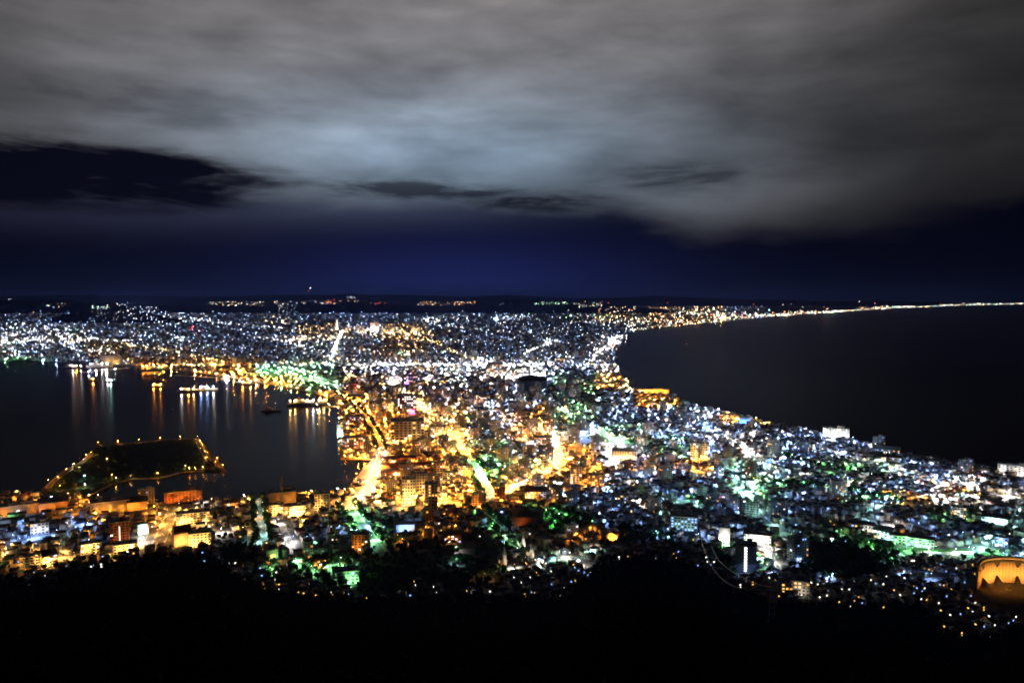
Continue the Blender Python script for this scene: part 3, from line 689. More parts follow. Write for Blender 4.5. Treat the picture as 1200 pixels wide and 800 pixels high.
B(47, 66, 645, 664, 'plaster_cream', 'school_building', 'yellow-lit school wing with dark brown roof', 'school', roof='roof_brown', roofkind='gable', rot=.4, flood='y', fl=2, lit=.1, phrase='the yellow school wing')
B(96, 116, 637, 649, 'plaster_cream', 'shop_building', 'yellow-lit shop in the street below the wooded hill', 'shop', flood='y', fl=1, phrase='the street side shop')
B(134, 160, 638, 648, 'plaster_cream', 'hall_building', 'wide yellow hall right of the red brick tower', HALL, flood='y', fl=2, phrase='the wide yellow street hall')
B(263, 281, 586, 596, 'brick', 'shop_building', 'orange waterfront pavilion with bright windows', 'shop', roof='roof_brown', roofkind='gable', flood='y', fl=1, phrase='the orange waterfront pavilion')
B(316, 347, 577, 596, 'tan_tile', 'factory_building', 'big square tan brewery hall with a tall chimney on the quay', 'factory', flood='o', fl=2, nf=3, win=False, extras=(chimney(-.05, 52),), phrase='the tan hall with chimney')
B(316, 332, 592, 605, 'plaster_cream', 'office_building', 'yellow block in front of the tan hall with chimney', OFF, flood='y', fl=2, lit=.1, phrase='the yellow chimney annex')
B(337, 358, 593, 606, 'plaster_white', 'shop_building', 'brightest cream front along the harbour front street', 'shop', flood='y', fl=2, nf=3, lit=.1, phrase='the brightest cream front')
B(369, 386, 579, 603, 'plaster_cream', 'office_building', 'square golden tower right of the tan hall with chimney', OFF, flood='y', fl=2, lit=.1, phrase='the square golden tower')
B(412, 434, 627, 648, 'tan_tile', 'apartment_building', 'tan block with big dark roof beside the tree-lined slope', APT, flood='o', fl=1, rot=-.2, lit=.15, phrase='the tan block by the slope')
B(368, 384, 651, 666, 'plaster_cream', 'house', 'orange-lit timber house above the green-lit court', 'house', roof='roof_dark', roofkind='gable', flood='o', fl=1, group='houses of the town', phrase='the orange timber house')
B(391, 421, 670, 685, 'concrete', 'school_building', 'green floodlit building with pale roof on the lower hillside', 'school', roof='roof_grey', flood='g', fl=1, nf=4, lit=.1, phrase='the green floodlit building', depth=.6)
B(312, 326, 644, 657, 'plaster_cream', 'hall_building', 'small round-topped hall beside the white slope', HALL, flood='g', fl=0, win=False, extras=(dome(7, 6),), phrase='the round-topped hall')
B(600, 637, 600, 618, 'brick', 'temple_hall', 'great dark temple roof above orange garden lamps', 'temple', roof='roof_brown', roofkind='gable', win=False, flood='o', fl=0, phrase='the great dark temple roof', depth=.7)
B(710, 727, 622, 633, 'plaster_white', 'temple_hall', 'pink-orange lit gable hall beside the dark wood', 'temple', roof='roof_red', roofkind='gable', rot=1.35, flood='o', fl=1, win=False, phrase='the pink gable hall')
B(464, 486, 615, 624, 'siding_grey', 'shop_building', 'blue-white lit garage among dark trees', 'shop', flood='b', fl=2, win=False, phrase='the blue-white garage')
B(520, 541, 623, 636, 'brick', 'hall_building', 'red gabled hall behind the wooded dark garden', HALL, roof='roof_red', roofkind='gable', flood='o', fl=0, phrase='the red gabled hall')
B(120, 142, 417, 427, 'concrete', 'warehouse', 'pale greenish harbour silo block at the far pier', WH, flood='y', fl=1, win=False, phrase='the harbour silo block', depth=.4)
B(166, 190, 433, 439, 'roof_dark', 'warehouse', 'rounded dark shed lit gold from below at the far pier', WH, flood='o', fl=2, nf=4, win=False, roofkind='gable', phrase='the gold-lit pier shed', depth=.4)
# three long brick warehouses
for i, yb in enumerate((557, 549, 541)):
    B(446, 508 - i * 2, yb - 7, yb, 'brick', 'brick_warehouse', ['nearest', 'middle', 'farthest'][i] + ' of the three long brick warehouses with dark pitched roofs', WH, roof='roof_brown', roofkind='gable', depth=.14, flood='o', fl=0 if i < 2 else 1, nf=6, win=False, phrase='the long brick warehouses', fz=5)

# church with a pointed belfry, white lit
def church(px, yb, h, label, ph, wall='plaster_white'):
    p = G(px, yb); az = math.atan2(p.x, p.y); root = empty('church', (p.x, p.y, LAND), -az + .25)
    b = MB(); b.box(0, 6, 0, 8, 18, 7, wall); b.add([(-4, -3, 7), (4, -3, 7), (0, -3, 11), (-4, 15, 7), (4, 15, 7), (0, 15, 11)], [(0, 1, 2), (4, 3, 5)], wall); b.build('nave', root)
    r = MB(); r.gable(0, 6, 7.02, 18, 8, 4, 'roof_dark', math.pi / 2, .4); r.build('roof', root)
    t = MB(); t.box(0, -5.2, 0, 4, 4, h * .6, wall); to = t.build('tower', root)
    s = MB(); s.box(0, -5.2, h * .6 + .02, 4.6, 4.6, h * .4, 'roof_grey', taper=.05); s.build('spire', to)
    for k in (-1, 1): q = MB(); q.box(k * 4.1, 4, 2, .2, 1.2, 3, WIN[0]); q.build('window', root)
    tag(root, label, 'church', 'churches on the slope'); OCC.append((p.x, p.y + 5, 14)); NEAR.append((px, yb, ph))
    for k in (-7, 7): FLOOD.append((p.x + k, p.y - 14, 'w', 0, 4))
church(612, 641, 24, 'white lit church with twin-lit front and pointed belfry', 'the white lit church')
church(622, 652, 20, 'smaller pale church just below the white lit church', 'the smaller pale church', 'plaster_cream')
church(590, 662, 26, 'dim church with pointed tower left of the pale church', 'the dim church', 'plaster_cream')

# thin white observation tower far on the plain
p = G(395, 386); t = empty('observation_tower', (p.x, p.y, LAND)); b = MB(); b.tube([(0, 0, 0), (0, 0, 98)], [13, 8], FARM['w', 0], 5); b.build('shaft', t)  # lit look of the shaft is a glow put into its material
b = MB(); b.tube([(0, 0, 98), (0, 0, 104), (0, 0, 114), (0, 0, 118)], [10, 22, 22, 12], 'plaster_white', 5); b.build('deck', t); b = MB(); b.tube([(0, 0, 118), (0, 0, 135)], 1.5, 'steel'); b.build('antenna', t)
tag(t, 'thin tall white tower on the far plain above the city', 'tower'); OCC.append((p.x, p.y, 30)); NEAR.append((395, 386, 'the thin white tower'))
FLOOD.append((p.x, p.y - 40, 'w', 2, 8))

# round arena wall lit orange at the right edge
p = G(1208, 702); root = empty('round_stand', (p.x, p.y, LAND), 0); Rw, hw_ = 50.0, 28.0
def ringpt(a, r, z): return (r * math.sin(a), r * math.cos(a), z)
a0, a1, N = -1.62, 1.9, 40
az_c = -math.atan2(p.x, p.y)
root.rotation_euler = (0, 0, az_c)
def arc(name, r0, r1, zf0, zf1, mat, aa=a0, bb=a1, parent=root):
    b = MB(); vs = []
    for i in range(N + 1):
        a = aa + (bb - aa) * i / N; z0, z1 = zf0(a), zf1(a)
        vs += [ringpt(a, r0, z0), ringpt(a, r0, z1), ringpt(a, r1, z1), ringpt(a, r1, z0)]
    fs = []
    for i in range(N):
        o = i * 4
        for k in range(4): fs.append((o + k, o + (k + 1) % 4, o + 4 + (k + 1) % 4, o + 4 + k))
    fs += [(0, 3, 2, 1), (N * 4, N * 4 + 1, N * 4 + 2, N * 4 + 3)]
    b.add(vs, fs, mat); return b.build(name, parent)
HW = lambda a: hw_
arc('curved_wall', Rw, Rw + 1.2, lambda a: 0, HW, 'orange_wall')
arc('rim', Rw - 1.5, Rw + 3, lambda a: hw_ + .05, lambda a: hw_ + 2.4, 'plaster_cream')
arc('upper_gallery', Rw - .5, Rw - .04, lambda a: hw_ - 3.4, lambda a: hw_ - .1, 'roof_dark')
for i in range(7):
    a = -1.2 + i * .46
    b = MB(); w_ = .07
    b.add([ringpt(a - w_, Rw - .6, hw_ - 3.3), ringpt(a + w_, Rw - .6, hw_ - 3.3), ringpt(a + .02, Rw - .6, hw_ - 9), ringpt(a - .02, Rw - .6, hw_ - 9),
           ringpt(a - w_, Rw - .1, hw_ - 3.3), ringpt(a + w_, Rw - .1, hw_ - 3.3), ringpt(a + .02, Rw - .1, hw_ - 9), ringpt(a - .02, Rw - .1, hw_ - 9)],
          [(0, 1, 2, 3), (7, 6, 5, 4), (0, 3, 7, 4), (1, 5, 6, 2), (3, 2, 6, 7)], 'roof_dark'); b.build('bracket', root)
    b = MB(); b.add([ringpt(a - w_, Rw - 9, 0), ringpt(a + w_, Rw - 9, 0), ringpt(a + .02, Rw - .6, 9), ringpt(a - .02, Rw - .6, 9), ringpt(a - w_, Rw - .5, 0), ringpt(a + w_, Rw - .5, 0)],
                    [(0, 1, 2, 3), (1, 5, 2), (4, 0, 3), (4, 3, 2, 5)], 'roof_dark'); b.build('buttress', root)
for i in range(44):
    a = -1.5 + i * .075; b = MB(); x0_, y0_, _z = ringpt(a, Rw - .12, 0); b.tube([(x0_, y0_, .5), (x0_, y0_, hw_ - 3.5)], .16, 'tan_tile', 4); b.build('panel_joint', root)
for i in range(6):  # lamps added inside, turned away from view, to light the curved wall
    a = -1.35 + i * .46; b = MB(); x, y, z = ringpt(a, Rw - 24, 3.0); b.flood(x, y, z, math.sin(a), math.cos(a), 'oyoyyo'[i], 0, (1.5, 2.2, 1.3, 1.8, 2.0, 1.4)[i] * .72); b.build('added_flood', root)
b = MB(); b.tube([(0, 0, .1), (0, 0, .5)], [Rw - 1, Rw - 1], 'roof_dark', 32); b.build('floor', root)
tag(root, 'round curved wall lit orange with dark triangular brackets at the right edge', 'stadium'); OCC.append((p.x, p.y, 64)); NEAR.append((1175, 690, 'the round orange wall'))

# ------------------------------------------------------------------ ships, piers, breakwater, rail yard, ropeway
def ship(px, py, L, rot, label, lamps, hull='hull_dark', up='hull_white', phrase=None):
    p = G(px, py, 0); root = empty('ship', (p.x, p.y, 0), rot); b = MB(); bw = L * .15; h = L * .055 + 1.2; n = 10; vs = []
    for i in range(n + 1):
        t = i / n; x = (t - .5) * L; w_ = bw / 2 * (1 - max(0, (t - .7) / .3) ** 2) * (.75 + .25 * min(1, t / .15)); sh = h * (1 + .35 * max(0, (t - .6) / .4) ** 2)
        vs += [(x, -w_ * .8, -.5), (x, -w_ - .05, sh), (x, w_ + .05, sh), (x, w_ * .8, -.5)]
    fs = []
    for i in range(n):
        o = i * 4
        for k in range(4): fs.append((o + k, o + (k + 1) % 4, o + 4 + (k + 1) % 4, o + 4 + k))
    fs += [(3, 2, 1, 0), (n * 4, n * 4 + 1, n * 4 + 2, n * 4 + 3)]
    b.add(vs, fs, hull); b.build('hull', root)
    d = MB(); d.box(-L * .12, 0, h + .02, L * .42, bw * .75, L * .04 + 2, up); dk_ = d.build('deckhouse', root)
    d = MB(); d.box(-L * .18, 0, h + L * .04 + 2.04, L * .2, bw * .6, L * .03 + 1.6, up); d.build('bridge', dk_)
    d = MB(); d.tube([(-L * .2, 0, h + L * .07 + 3.5), (-L * .21, 0, h + L * .11 + 6)], bw * .13, 'brick', 8); d.build('funnel', root)
    d = MB(); d.tube([(L * .2, 0, h), (L * .2, 0, h + L * .16 + 3)], .35, 'steel'); d.build('mast', root)
    for x, c, lv in lamps:
        d = MB(); d.octa(x * L, -bw * .2, h + L * .05 + 2.8, .95, LAMPM[c, min(lv, 1)]); d.build('deck_lamp', root)
    tag(root, label, 'ship', 'ships in the harbour'); NEAR.append((px, py, phrase or 'the ship'))
ship(86, 431.5, 105, .02, 'long moored ship with white deck lights off the green shore', [(-.25, 'w', 2), (0, 'w', 2), (.15, 'o', 1), (.35, 'w', 1)], phrase='the long moored ship')
ship(117, 430, 120, .06, 'brightly lit white ferry alongside the far pier', [(-.35, 'b', 2), (-.15, 'w', 2), (.1, 'w', 2), (.3, 'w', 2)], 'hull_white', phrase='the bright white ferry')
ship(108, 446, 45, .0, 'small boat with orange deck light alone in the bay', [(.1, 'o', 2), (-.2, 'o', 1)], phrase='the small orange boat')
ship(130, 447.5, 40, .0, 'small boat with cyan light right of the orange boat', [(0, 'c', 2), (-.3, 'w', 0)], phrase='the small cyan boat')
ship(185, 453, 48, .02, 'small orange-lit barge below the gold-lit shed', [(-.3, 'o', 2), (.2, 'o', 1)], phrase='the orange-lit barge')
ship(220, 459, 70, .05, 'left of two ships lying end to end, warm lit', [(-.3, 'w', 2), (.05, 'o', 2), (.3, 'y', 1)], phrase='the warm-lit ship')
ship(243, 457, 75, .06, 'right of two ships lying end to end, blue-white lit', [(-.3, 'b', 2), (0, 'b', 2), (.3, 'w', 2)], 'hull_white', phrase='the blue-white ship')
ship(264, 444, 46, 1.2, 'tall white-blue lit ship at the inner quay', [(-.2, 'b', 2), (.1, 'w', 2), (.35, 'b', 2)], 'hull_white', phrase='the tall white-blue ship')
ship(290, 450.5, 60, .03, 'moored ship with orange lights below the green park', [(-.3, 'o', 1), (.2, 'y', 2)], phrase='the moored orange ship')
ship(360, 475, 120, .18, 'old ferry outlined in warm white lights near the quay', [(-.42, 'y', 1), (-.3, 'y', 2), (-.15, 'w', 2), (0, 'y', 2), (.15, 'w', 2), (.3, 'y', 1), (.42, 'y', 1)], 'hull_dark', phrase='the old lit ferry')
ship(318, 482, 60, .05, 'unlit dark ship left of the old lit ferry', [], 'hull_dark', 'siding_grey', 'the unlit dark ship')
def pier(px0, py0, px1, py1, wid, label, ph):
    a, c = G(px0, py0, 0), G(px1, py1, 0); d = c - a; root = MB(); m_ = (a + c) / 2
    root.box(0, 0, -1, d.length, wid, 3, 'concrete', top='asphalt'); o = root.build('pier'); o.location = (m_.x, m_.y, 0); o.rotation_euler = (0, 0, math.atan2(d.y, d.x))
    tag(o, label, 'pier', 'harbour piers'); NEAR.append(((px0 + px1) / 2, (py0 + py1) / 2, ph))
pier(98, 436.5, 150, 431, 26, 'concrete pier under the silo block with bright white lamps', 'the silo pier')
pier(378, 477, 397, 476, 16, 'short concrete jetty linking the old ferry to the quay', 'the short jetty')
pier(275, 447.5, 300, 449, 14, 'narrow jetty with orange lamps left of the green park', 'the narrow jetty')
pier(206, 440, 262, 443, 14, 'dark breakwater across the inner harbour', 'the dark breakwater')
pier(112, 572, 70, 595, 9, 'straight low bridge from the green island to the depots', 'the island bridge')
for i, (x0, y0, x1, y1) in enumerate(((345, 443, 396, 452), (352, 442, 400, 450), (372, 442, 402, 452))):
    b = MB(); c = [G(x0 + (x1 - x0) * t, y0 + (y1 - y0) * t - 2.2 * math.sin(t * math.pi) , 8) for t in np.linspace(0, 1, 18)]
    for k in range(17):
        d = (c[k + 1] - c[k]).normalized(); nn = Vector((-d.y, d.x, 0)) * 7
        b.quad([tuple(c[k] - nn), tuple(c[k + 1] - nn), tuple(c[k + 1] + nn), tuple(c[k] + nn)], 'plaster_white')
        b.quad([tuple(c[k] - nn), tuple(c[k] - nn - Vector((0, 0, 5.7))), tuple(c[k + 1] - nn - Vector((0, 0, 5.7))), tuple(c[k + 1] - nn)], 'concrete')
        if k % 8 == 1: FLOOD.append((c[k].x - 3, c[k].y - 22, 'w', 0, 20))
    tag(b.build('platform_canopy'), ['first', 'second', 'third'][i] + ' curved pale platform roof in the rail yard, counted from the park', 'platform', 'curved platform roofs')
# lawns
for pl in ([(300, 432), (330, 430), (352, 436), (372, 444), (392, 452), (360, 452), (330, 447), (302, 441)], [(620, 596), (650, 600), (690, 612), (682, 622), (640, 618)],
           [(554, 545), (562, 544), (583, 578), (574, 582)], [(1048, 642), (1130, 643), (1178, 650), (1120, 655), (1060, 650)], [(0, 419), (40, 420), (70, 421), (40, 423), (0, 421.8)],
           [(770, 508), (800, 508), (812, 518), (780, 520)], [(640, 658), (670, 656), (672, 662), (645, 664)]):
    structure(slab('lawn_terrain', [tuple(G(a, b)[:2]) for a, b in pl], LAND + .03, 'grass', 'grass'))
for a, b, k, lv in ((312, 434, 'g', 0), (327, 435, 'g', 1), (340, 433, 'g', 0), (339, 440, 'g', 1), (352, 442, 'g', 1), (365, 446, 'g', 1), (318, 440, 'g', 1), (372, 449, 'c', 1),
                (640, 601, 'g', 2), (655, 606, 'g', 2), (668, 612, 'g', 1), (648, 612, 'g', 2), (562, 552, 'g', 2), (570, 564, 'g', 2), (577, 575, 'g', 1), (1062, 644, 'g', 1), (1088, 648, 'w', 2), (1120, 648, 'w', 2), (1160, 647, 'g', 1), (1170, 649, 'g', 1),
                (8, 421.3, 'g', 2), (30, 420.6, 'g', 1), (52, 421.5, 'c', 2), (64, 422, 'b', 2), (20, 420.5, 'g', 1), (788, 512, 'g', 2), (800, 516, 'g', 1), (655, 660, 'c', 2), (632, 660, 'c', 2)):
    q = G(a, b); FLOOD.append((q.x, q.y, k, lv, 20))
# ropeway cables and their pylons
def cable(pts, label, r=.45):
    vs = [ray(a, b, z) for a, b, z in pts]; out = []
    for i in range(len(vs) - 1):
        for t in np.linspace(0, 1, 6, endpoint=False):
            i0, i3 = max(i - 1, 0), min(i + 2, len(vs) - 1); p0, p1, p2, p3 = (Vector(vs[k]) for k in (i0, i, i + 1, i3))
            out.append(.5 * ((2 * p1) + (p2 - p0) * t + (2 * p0 - 5 * p1 + 4 * p2 - p3) * t * t + (3 * p1 - p0 - 3 * p2 + p3) * t ** 3))
    out.append(Vector(vs[-1])); b = MB(); b.tube(out, r, 'hull_white', 5); tag(b.build('ropeway_cable'), label, 'cable', 'cables over the mountain foot')
cable([(820, 619, 30), (824, 640, 36), (836, 666, 44), (853, 683, 50), (876, 690, 56), (905, 691, 60)], 'outer sagging pale cable curving over the dark wood')
cable([(834, 640, 30), (842, 656, 38), (862, 672, 46), (885, 683, 54), (905, 688, 60)], 'inner sagging pale cable curving beside the tower with lit stairs')
cable([(905, 690, 60), (950, 684, 64), (1030, 675, 70), (1125, 664, 76)], 'upper straight pale cable running towards the round orange wall', .32)
cable([(905, 692, 60), (960, 688, 64), (1040, 681, 70), (1150, 668, 76)], 'lower straight pale cable running towards the round orange wall', .32)
q = ray(905, 690, 60); b = MB()
gz = float(hill_z(np.array(math.hypot(q[0], q[1])), np.array(math.atan2(q[0], q[1]))))
for sx in (-1, 1):
    b.tube([(sx * 3.5, 0, 0), (sx * 1.0, 0, 60 - gz)], .4, 'steel')
for k in range(1, 6): b.tube([(-3.5 + k * .42, 0, (60 - gz) * k / 6), (3.5 - k * .42, 0, (60 - gz) * k / 6)], .25, 'steel')
o = b.build('ropeway_pylon'); o.location = (q[0], q[1], gz); tag(o, 'steel lattice pylon where the pale cables meet above the wood', 'pylon')

# ------------------------------------------------------------------ waterside lamps that draw streaks on the water
for a, b_, k, lv in ((6, 422.5, 'g', 2), (50, 423.3, 'c', 2), (66, 423.8, 'b', 1), (104, 436.2, 'w', 2), (113, 435.6, 'w', 2), (124, 434.5, 'w', 2), (135, 433.5, 'c', 2), (168, 431, 'o', 1), (186, 434, 'o', 2), (229, 437, 'o', 2), (236, 437.2, 'o', 2), (246, 438.5, 'o', 2), (253, 440, 'y', 2),
                (274, 443, 'o', 2), (283, 444.5, 'o', 2), (290, 446, 'y', 2), (281, 447, 'c', 2), (300, 447.6, 'c', 2), (311, 449, 'o', 2), (323, 450.5, 'o', 2), (330, 451.5, 'g', 2), (341, 454, 'g', 2), (336, 453.5, 'o', 1), (348, 456, 'o', 2), (360, 458.3, 'o', 2), (372, 461, 'y', 2),
                (383, 465, 'o', 2), (396, 480, 'o', 2), (397, 492, 'c', 2), (397, 505, 'w', 1), (397, 520, 'o', 1), (404, 537.2, 'o', 2), (428, 538.2, 'o', 2), (428, 539, 'o', 1), (371, 476, 'w', 2), (386, 476, 'y', 1),
                (115, 521.5, 'o', 2), (138, 520, 'o', 2), (163, 518, 'o', 2), (188, 516, 'o', 2), (211, 514, 'o', 2), (231, 514, 'y', 2), (234, 519, 'y', 2), (237, 524, 'o', 2), (240, 532, 'y', 2), (241, 539, 'o', 2), (255, 540, 'o', 2), (261, 548, 'o', 1), (238, 550.5, 'y', 2), (229, 552, 'o', 1), (217, 549, 'y', 2), (222, 552, 'o', 1),
                (185, 558, 'o', 2), (153, 560.5, 'y', 2), (136, 563.5, 'y', 2), (131, 560, 'o', 1), (125, 541, 'o', 2), (101, 536, 'o', 1), (98, 541, 'w', 0), (87, 546, 'o', 2), (93, 551, 'o', 2), (78, 553, 'o', 1), (99, 561, 'c', 2), (68, 563, 'o', 1), (57, 566, 'o', 2), (75, 568, 'o', 1), (100, 571.5, 'w', 1), (70, 573, 'o', 1),
                (404, 577, 'y', 1), (396, 576.5, 'c', 1), (365, 578.5, 'o', 1), (310, 580.5, 'w', 1), (286, 584.5, 'w', 1), (248, 589, 'o', 1), (80, 582, 'o', 2), (60, 586, 'b', 0), (104, 584, 'o', 1), (115, 584, 'o', 1), (845, 376.3, 'y', 2), (850, 375.8, 'y', 2), (838, 377, 'w', 2), (742, 387.5, 'c', 2), (734, 394, 'w', 2), (729, 399, 'w', 2), (723, 402, 'w', 2), (720, 405, 'r', 2), (716, 404, 'w', 2)):
    q = G(a, b_, LAND); road_lamps.append((q.x, q.y, k, lv, 'water edge'))

# ------------------------------------------------------------------ lamps of the back streets
OCCA = np.array(OCC)
def free(x, y, r, occ, road=True):
    if len(occ) and (np.hypot(occ[:, 0] - x, occ[:, 1] - y) < occ[:, 2] + r).any(): return False
    if road and (np.hypot(RPTS[:, 0] - x, RPTS[:, 1] - y) < RPTS[:, 2] + r - 5).any(): return False
    return True
TH = R(24); ct, st = math.cos(TH), math.sin(TH)
grid_lamps = []
for i in range(-90, 160):
    for j in range(0, 170):
        u, v = i * 34, j * 34
        x, y = u * ct - v * st, u * st + v * ct
        if y < 500 or y > 3700: continue
        x += random.uniform(-13, 13); y += random.uniform(-13, 13)
        px, py = P(x, y, LAND)
        if not (-120 < px < 1320) or py > edge_row(px) + 4: continue
        c = cell(px, py)
        if c == '.' or random.random() > (.97 if c.isupper() else .66): continue
        if not on_land(x, y): continue
        if not free(x, y, -2, OCCA, False): continue
        k, lv = pick(c); lv = 0 if (k in 'gc' and py < 470) else lv
        grid_lamps.append((x, y, k, lv, float(px), float(py)))

# street lamp prototypes: pole, arm, glowing head
def lamp_proto(k, lv):
    root = empty('street_lamp', (0, 0, 0)); b = MB(); b.tube([(0, 0, 0), (0, 0, 7.6), (0, 0, 8.0)], [.14, .09, .08], 'steel', 6); b.build('pole', root)
    b = MB(); b.tube([(0, 0, 7.9), (0, -1.5, 8.15)], .06, 'steel', 5); b.build('arm', root)
    b = MB(); b.lumi(0, -1.6, 7.8, k, lv); b.build('lamp_head', root); return root
protos = {}
REG = []          # (object, px, py, description, category word): labelled at the end
allp = []
for x, y, k, lv, nm in road_lamps:
    px, py = P(x, y, LAND); allp.append((float(py), float(px), x, y, k, lv, nm))
for x, y, k, lv, px, py in grid_lamps: allp.append((py, px, x, y, k, lv, None))
FLOODN = len(FLOOD)
for x, y, k, lv, z in FLOOD:
    px, py = P(x, y, LAND); allp.append((float(py), float(px), x, y, k, lv, 'flood', z))
allp = [a for a in allp if a[0] < edge_row(a[1]) + 6]
allp.sort(key=lambda a: -a[0])
nl = 0; sl = MB()
for _ in range(1500):  # extra lamps added to spread a bluish glow over the far ground
    px, py = random.uniform(-40, 900), 361 + random.random() * 66
    if not inside(np.array(px), np.array(py), LANDPX): continue
    q = G(px, py)
    if q.y < 3400: continue
    c = cell(px, py).replace('.', 'b'); k, lv = pick(c); k = 'b' if k in 'w' and random.random() < .5 else k
    sl.lumi(q.x, q.y, LAND + q.y * .0030, k, 1 if c.isupper() and lv else 0, q.y * .00015, q.y * .00022)
inview = lambda a: 0 < a[1] < 1200
sz = lambda d: .62 * max(1.0, d / 1700.0)
for a in allp:
    py, px, x, y, k, lv, nm = a[:7]; fz_ = a[7] if len(a) > 7 else 8
    if nl < 300 and inview(a) and nm != 'flood':
        if (k, lv) not in protos: protos[k, lv] = r_ = lamp_proto(k, lv)
        else: r_ = copy_tree(protos[k, lv])
        r_.location = (x, y, LAND + .2); r_.rotation_euler = (0, 0, random.uniform(0, 6.28)); nl += 1
        REG.append((r_, px, py, COLNAME[k] + (' dim', '', ' glaring')[lv] + ' lamp', 'street lamp', 'street lamps of the town'))
    else:
        d = math.hypot(x, y); h = 5.5 if nm == 'flood' else 8
        s = sz(d)
        if nm == 'flood' and fz_ < 12:
            sl.flood(x, y, LAND + 3.5, x / d, y / d, k, lv, .52 * max(1, d / 2200) ** .9); sl.octa(x, y, LAND + 4.6, .3 * s, BULBM[k, lv])
        elif nm == 'water edge' and 60 < px < 268 and 505 < py < 577: sl.lumi(x, y, LAND + 6, k, 0, .45, .4); rr_ = random.uniform(.2, .6); sl.octa(x, y, LAND + 6.5, rr_, LAMPM[k, 0], rr_ * .6)
        elif nm == 'water edge': sl.octa(x, y, LAND + 6.5, s * .6, LAMPM[k, min(lv, 1)], s * .4)
        elif nm: sl.lumi(x, y, LAND + h + s * .5, k, lv, .6 * max(1.0, d / 2400.0) ** .5, s * .55)
        else: sl.lumi(x, y, LAND + h + 1 + s * .5, k, lv, (1.35 if k in 'oy' else 1.35) * max(1.0, d / 2300.0) ** (1.1 if k in 'wby' else .5), s * .55)
        if d < 2200: sl.tube([(x, y, LAND), (x, y, LAND + h - 1)], .12, 'steel', 4)
stuff(sl.build('street_lights'), 'countless small street lamps and added floodlights glowing between the farther houses', 'lights')

# ------------------------------------------------------------------ houses and mid-rise blocks
WALLS = ['plaster_white', 'plaster_cream', 'siding_grey', 'concrete', 'tan_tile']
WW = {'plaster_white': 'white', 'plaster_cream': 'cream', 'siding_grey': 'grey', 'concrete': 'concrete', 'tan_tile': 'tan'}
ROOFS = ['roof_dark', 'roof_brown', 'roof_blue', 'roof_red', 'roof_grey']
RW = {'roof_dark': 'black', 'roof_brown': 'brown', 'roof_blue': 'blue', 'roof_red': 'red', 'roof_grey': 'grey'}
def house_proto(v):
    wl = random.choice(WALLS[:4]); rf = random.choices(ROOFS, (5, 3, 2, 1.4, 3))[0]; sx, sy, h = random.uniform(8, 12.5), random.uniform(7, 9.5), random.uniform(5.2, 6.6); rh = random.uniform(1.6, 3)
    root = empty('house', (0, 0, 0)); b = MB(); b.box(0, 0, 0, sx, sy, h, wl); b.add([(-sx / 2, -sy / 2, h), (-sx / 2, sy / 2, h), (-sx / 2, 0, h + rh), (sx / 2, -sy / 2, h), (sx / 2, sy / 2, h), (sx / 2, 0, h + rh)], [(0, 2, 1), (3, 4, 5)], wl); b.build('wall', root)
    b = MB(); b.gable(0, 0, h + .02, sx, sy, rh, rf); ro = b.build('roof', root)
    if v % 3 == 0: b = MB(); b.box(sx * .25, sy * .15, h + rh * .5, .8, .8, rh * .5 + 1.2, 'brick'); b.build('chimney', ro)
    litn = 0
    for (x, z, face) in ((-.28, .6, 0), (.25, .6, 0), (-.25, .15, 0), (.3, .6, 1), (-.2, .2, 1), (.1, .55, 2), (.1, .55, 3)):
        lit = random.random() < .34; litn += lit
        wm = WINMESH[random.choice((0, 1, 1, 2)) if lit else 4]; o = link('window', wm, root); o.scale = (1.7, 1, 1.3)
        o.location = [(x * sx, -sy / 2 - .05, z * h), (x * sx, sy / 2 + .05, z * h), (-sx / 2 - .05, x * sy, z * h), (sx / 2 + .05, x * sy, z * h)][face]
        o.rotation_euler = (0, 0, math.pi / 2 if face > 1 else 0)
    b = MB(); b.box(.1 * sx, -sy / 2 - .06, .02, 1.1, .12, 2.1, 'roof_brown'); b.build('door', root)
    return root, f"{WW[wl]} house, {RW[rf]} roof", sx
hp = [house_proto(v) for v in range(16)]; used = [False] * 16
def add_house(mb, x, y, ang, s, k):
    """a farther house as part of the mass"""
    wl = random.choice(WALLS); rf = random.choices(ROOFS, (5, 3, 2, 1, 3))[0]; sx, sy, h = random.uniform(8, 13) * s, random.uniform(7, 10) * s, random.uniform(5, 7.5) * min(s, 1.6)
    pxx, pyy = P(x, y, LAND); warm = cell(float(pxx), float(pyy)).lower() in 'oy'
    flat = random.random() < .25; c, n = math.cos(ang), math.sin(ang)
    if flat: h *= random.uniform(1, 1.9); mb.box(x, y, LAND, sx, sy, h, wl, ang, rf)
    else: mb.box(x, y, LAND, sx, sy, h, wl, ang); mb.gable(x, y, LAND + h - .02, sx, sy, 2.2 * min(s, 1.5), rf, ang, .5)
    for q in range(3):
        if random.random() < .20:
            yy = -sy / 2 - .12; xx = random.uniform(-.4, .4) * sx; zz = random.uniform(.2, .65) * h; w2 = random.uniform(.7, 1.2) * s ** .8; h2 = .7 * s ** .8
            mb.quad([(x + a * c - yy * n, y + a * n + yy * c, LAND + z) for a, z in ((xx - w2, zz), (xx + w2, zz), (xx + w2, zz + 2 * h2), (xx - w2, zz + 2 * h2))], random.choice((WIN[0], WIN[0], WIN[3], WIN[1]) if warm else (WIN[1], WIN[2], WIN[2], WIN[0])))
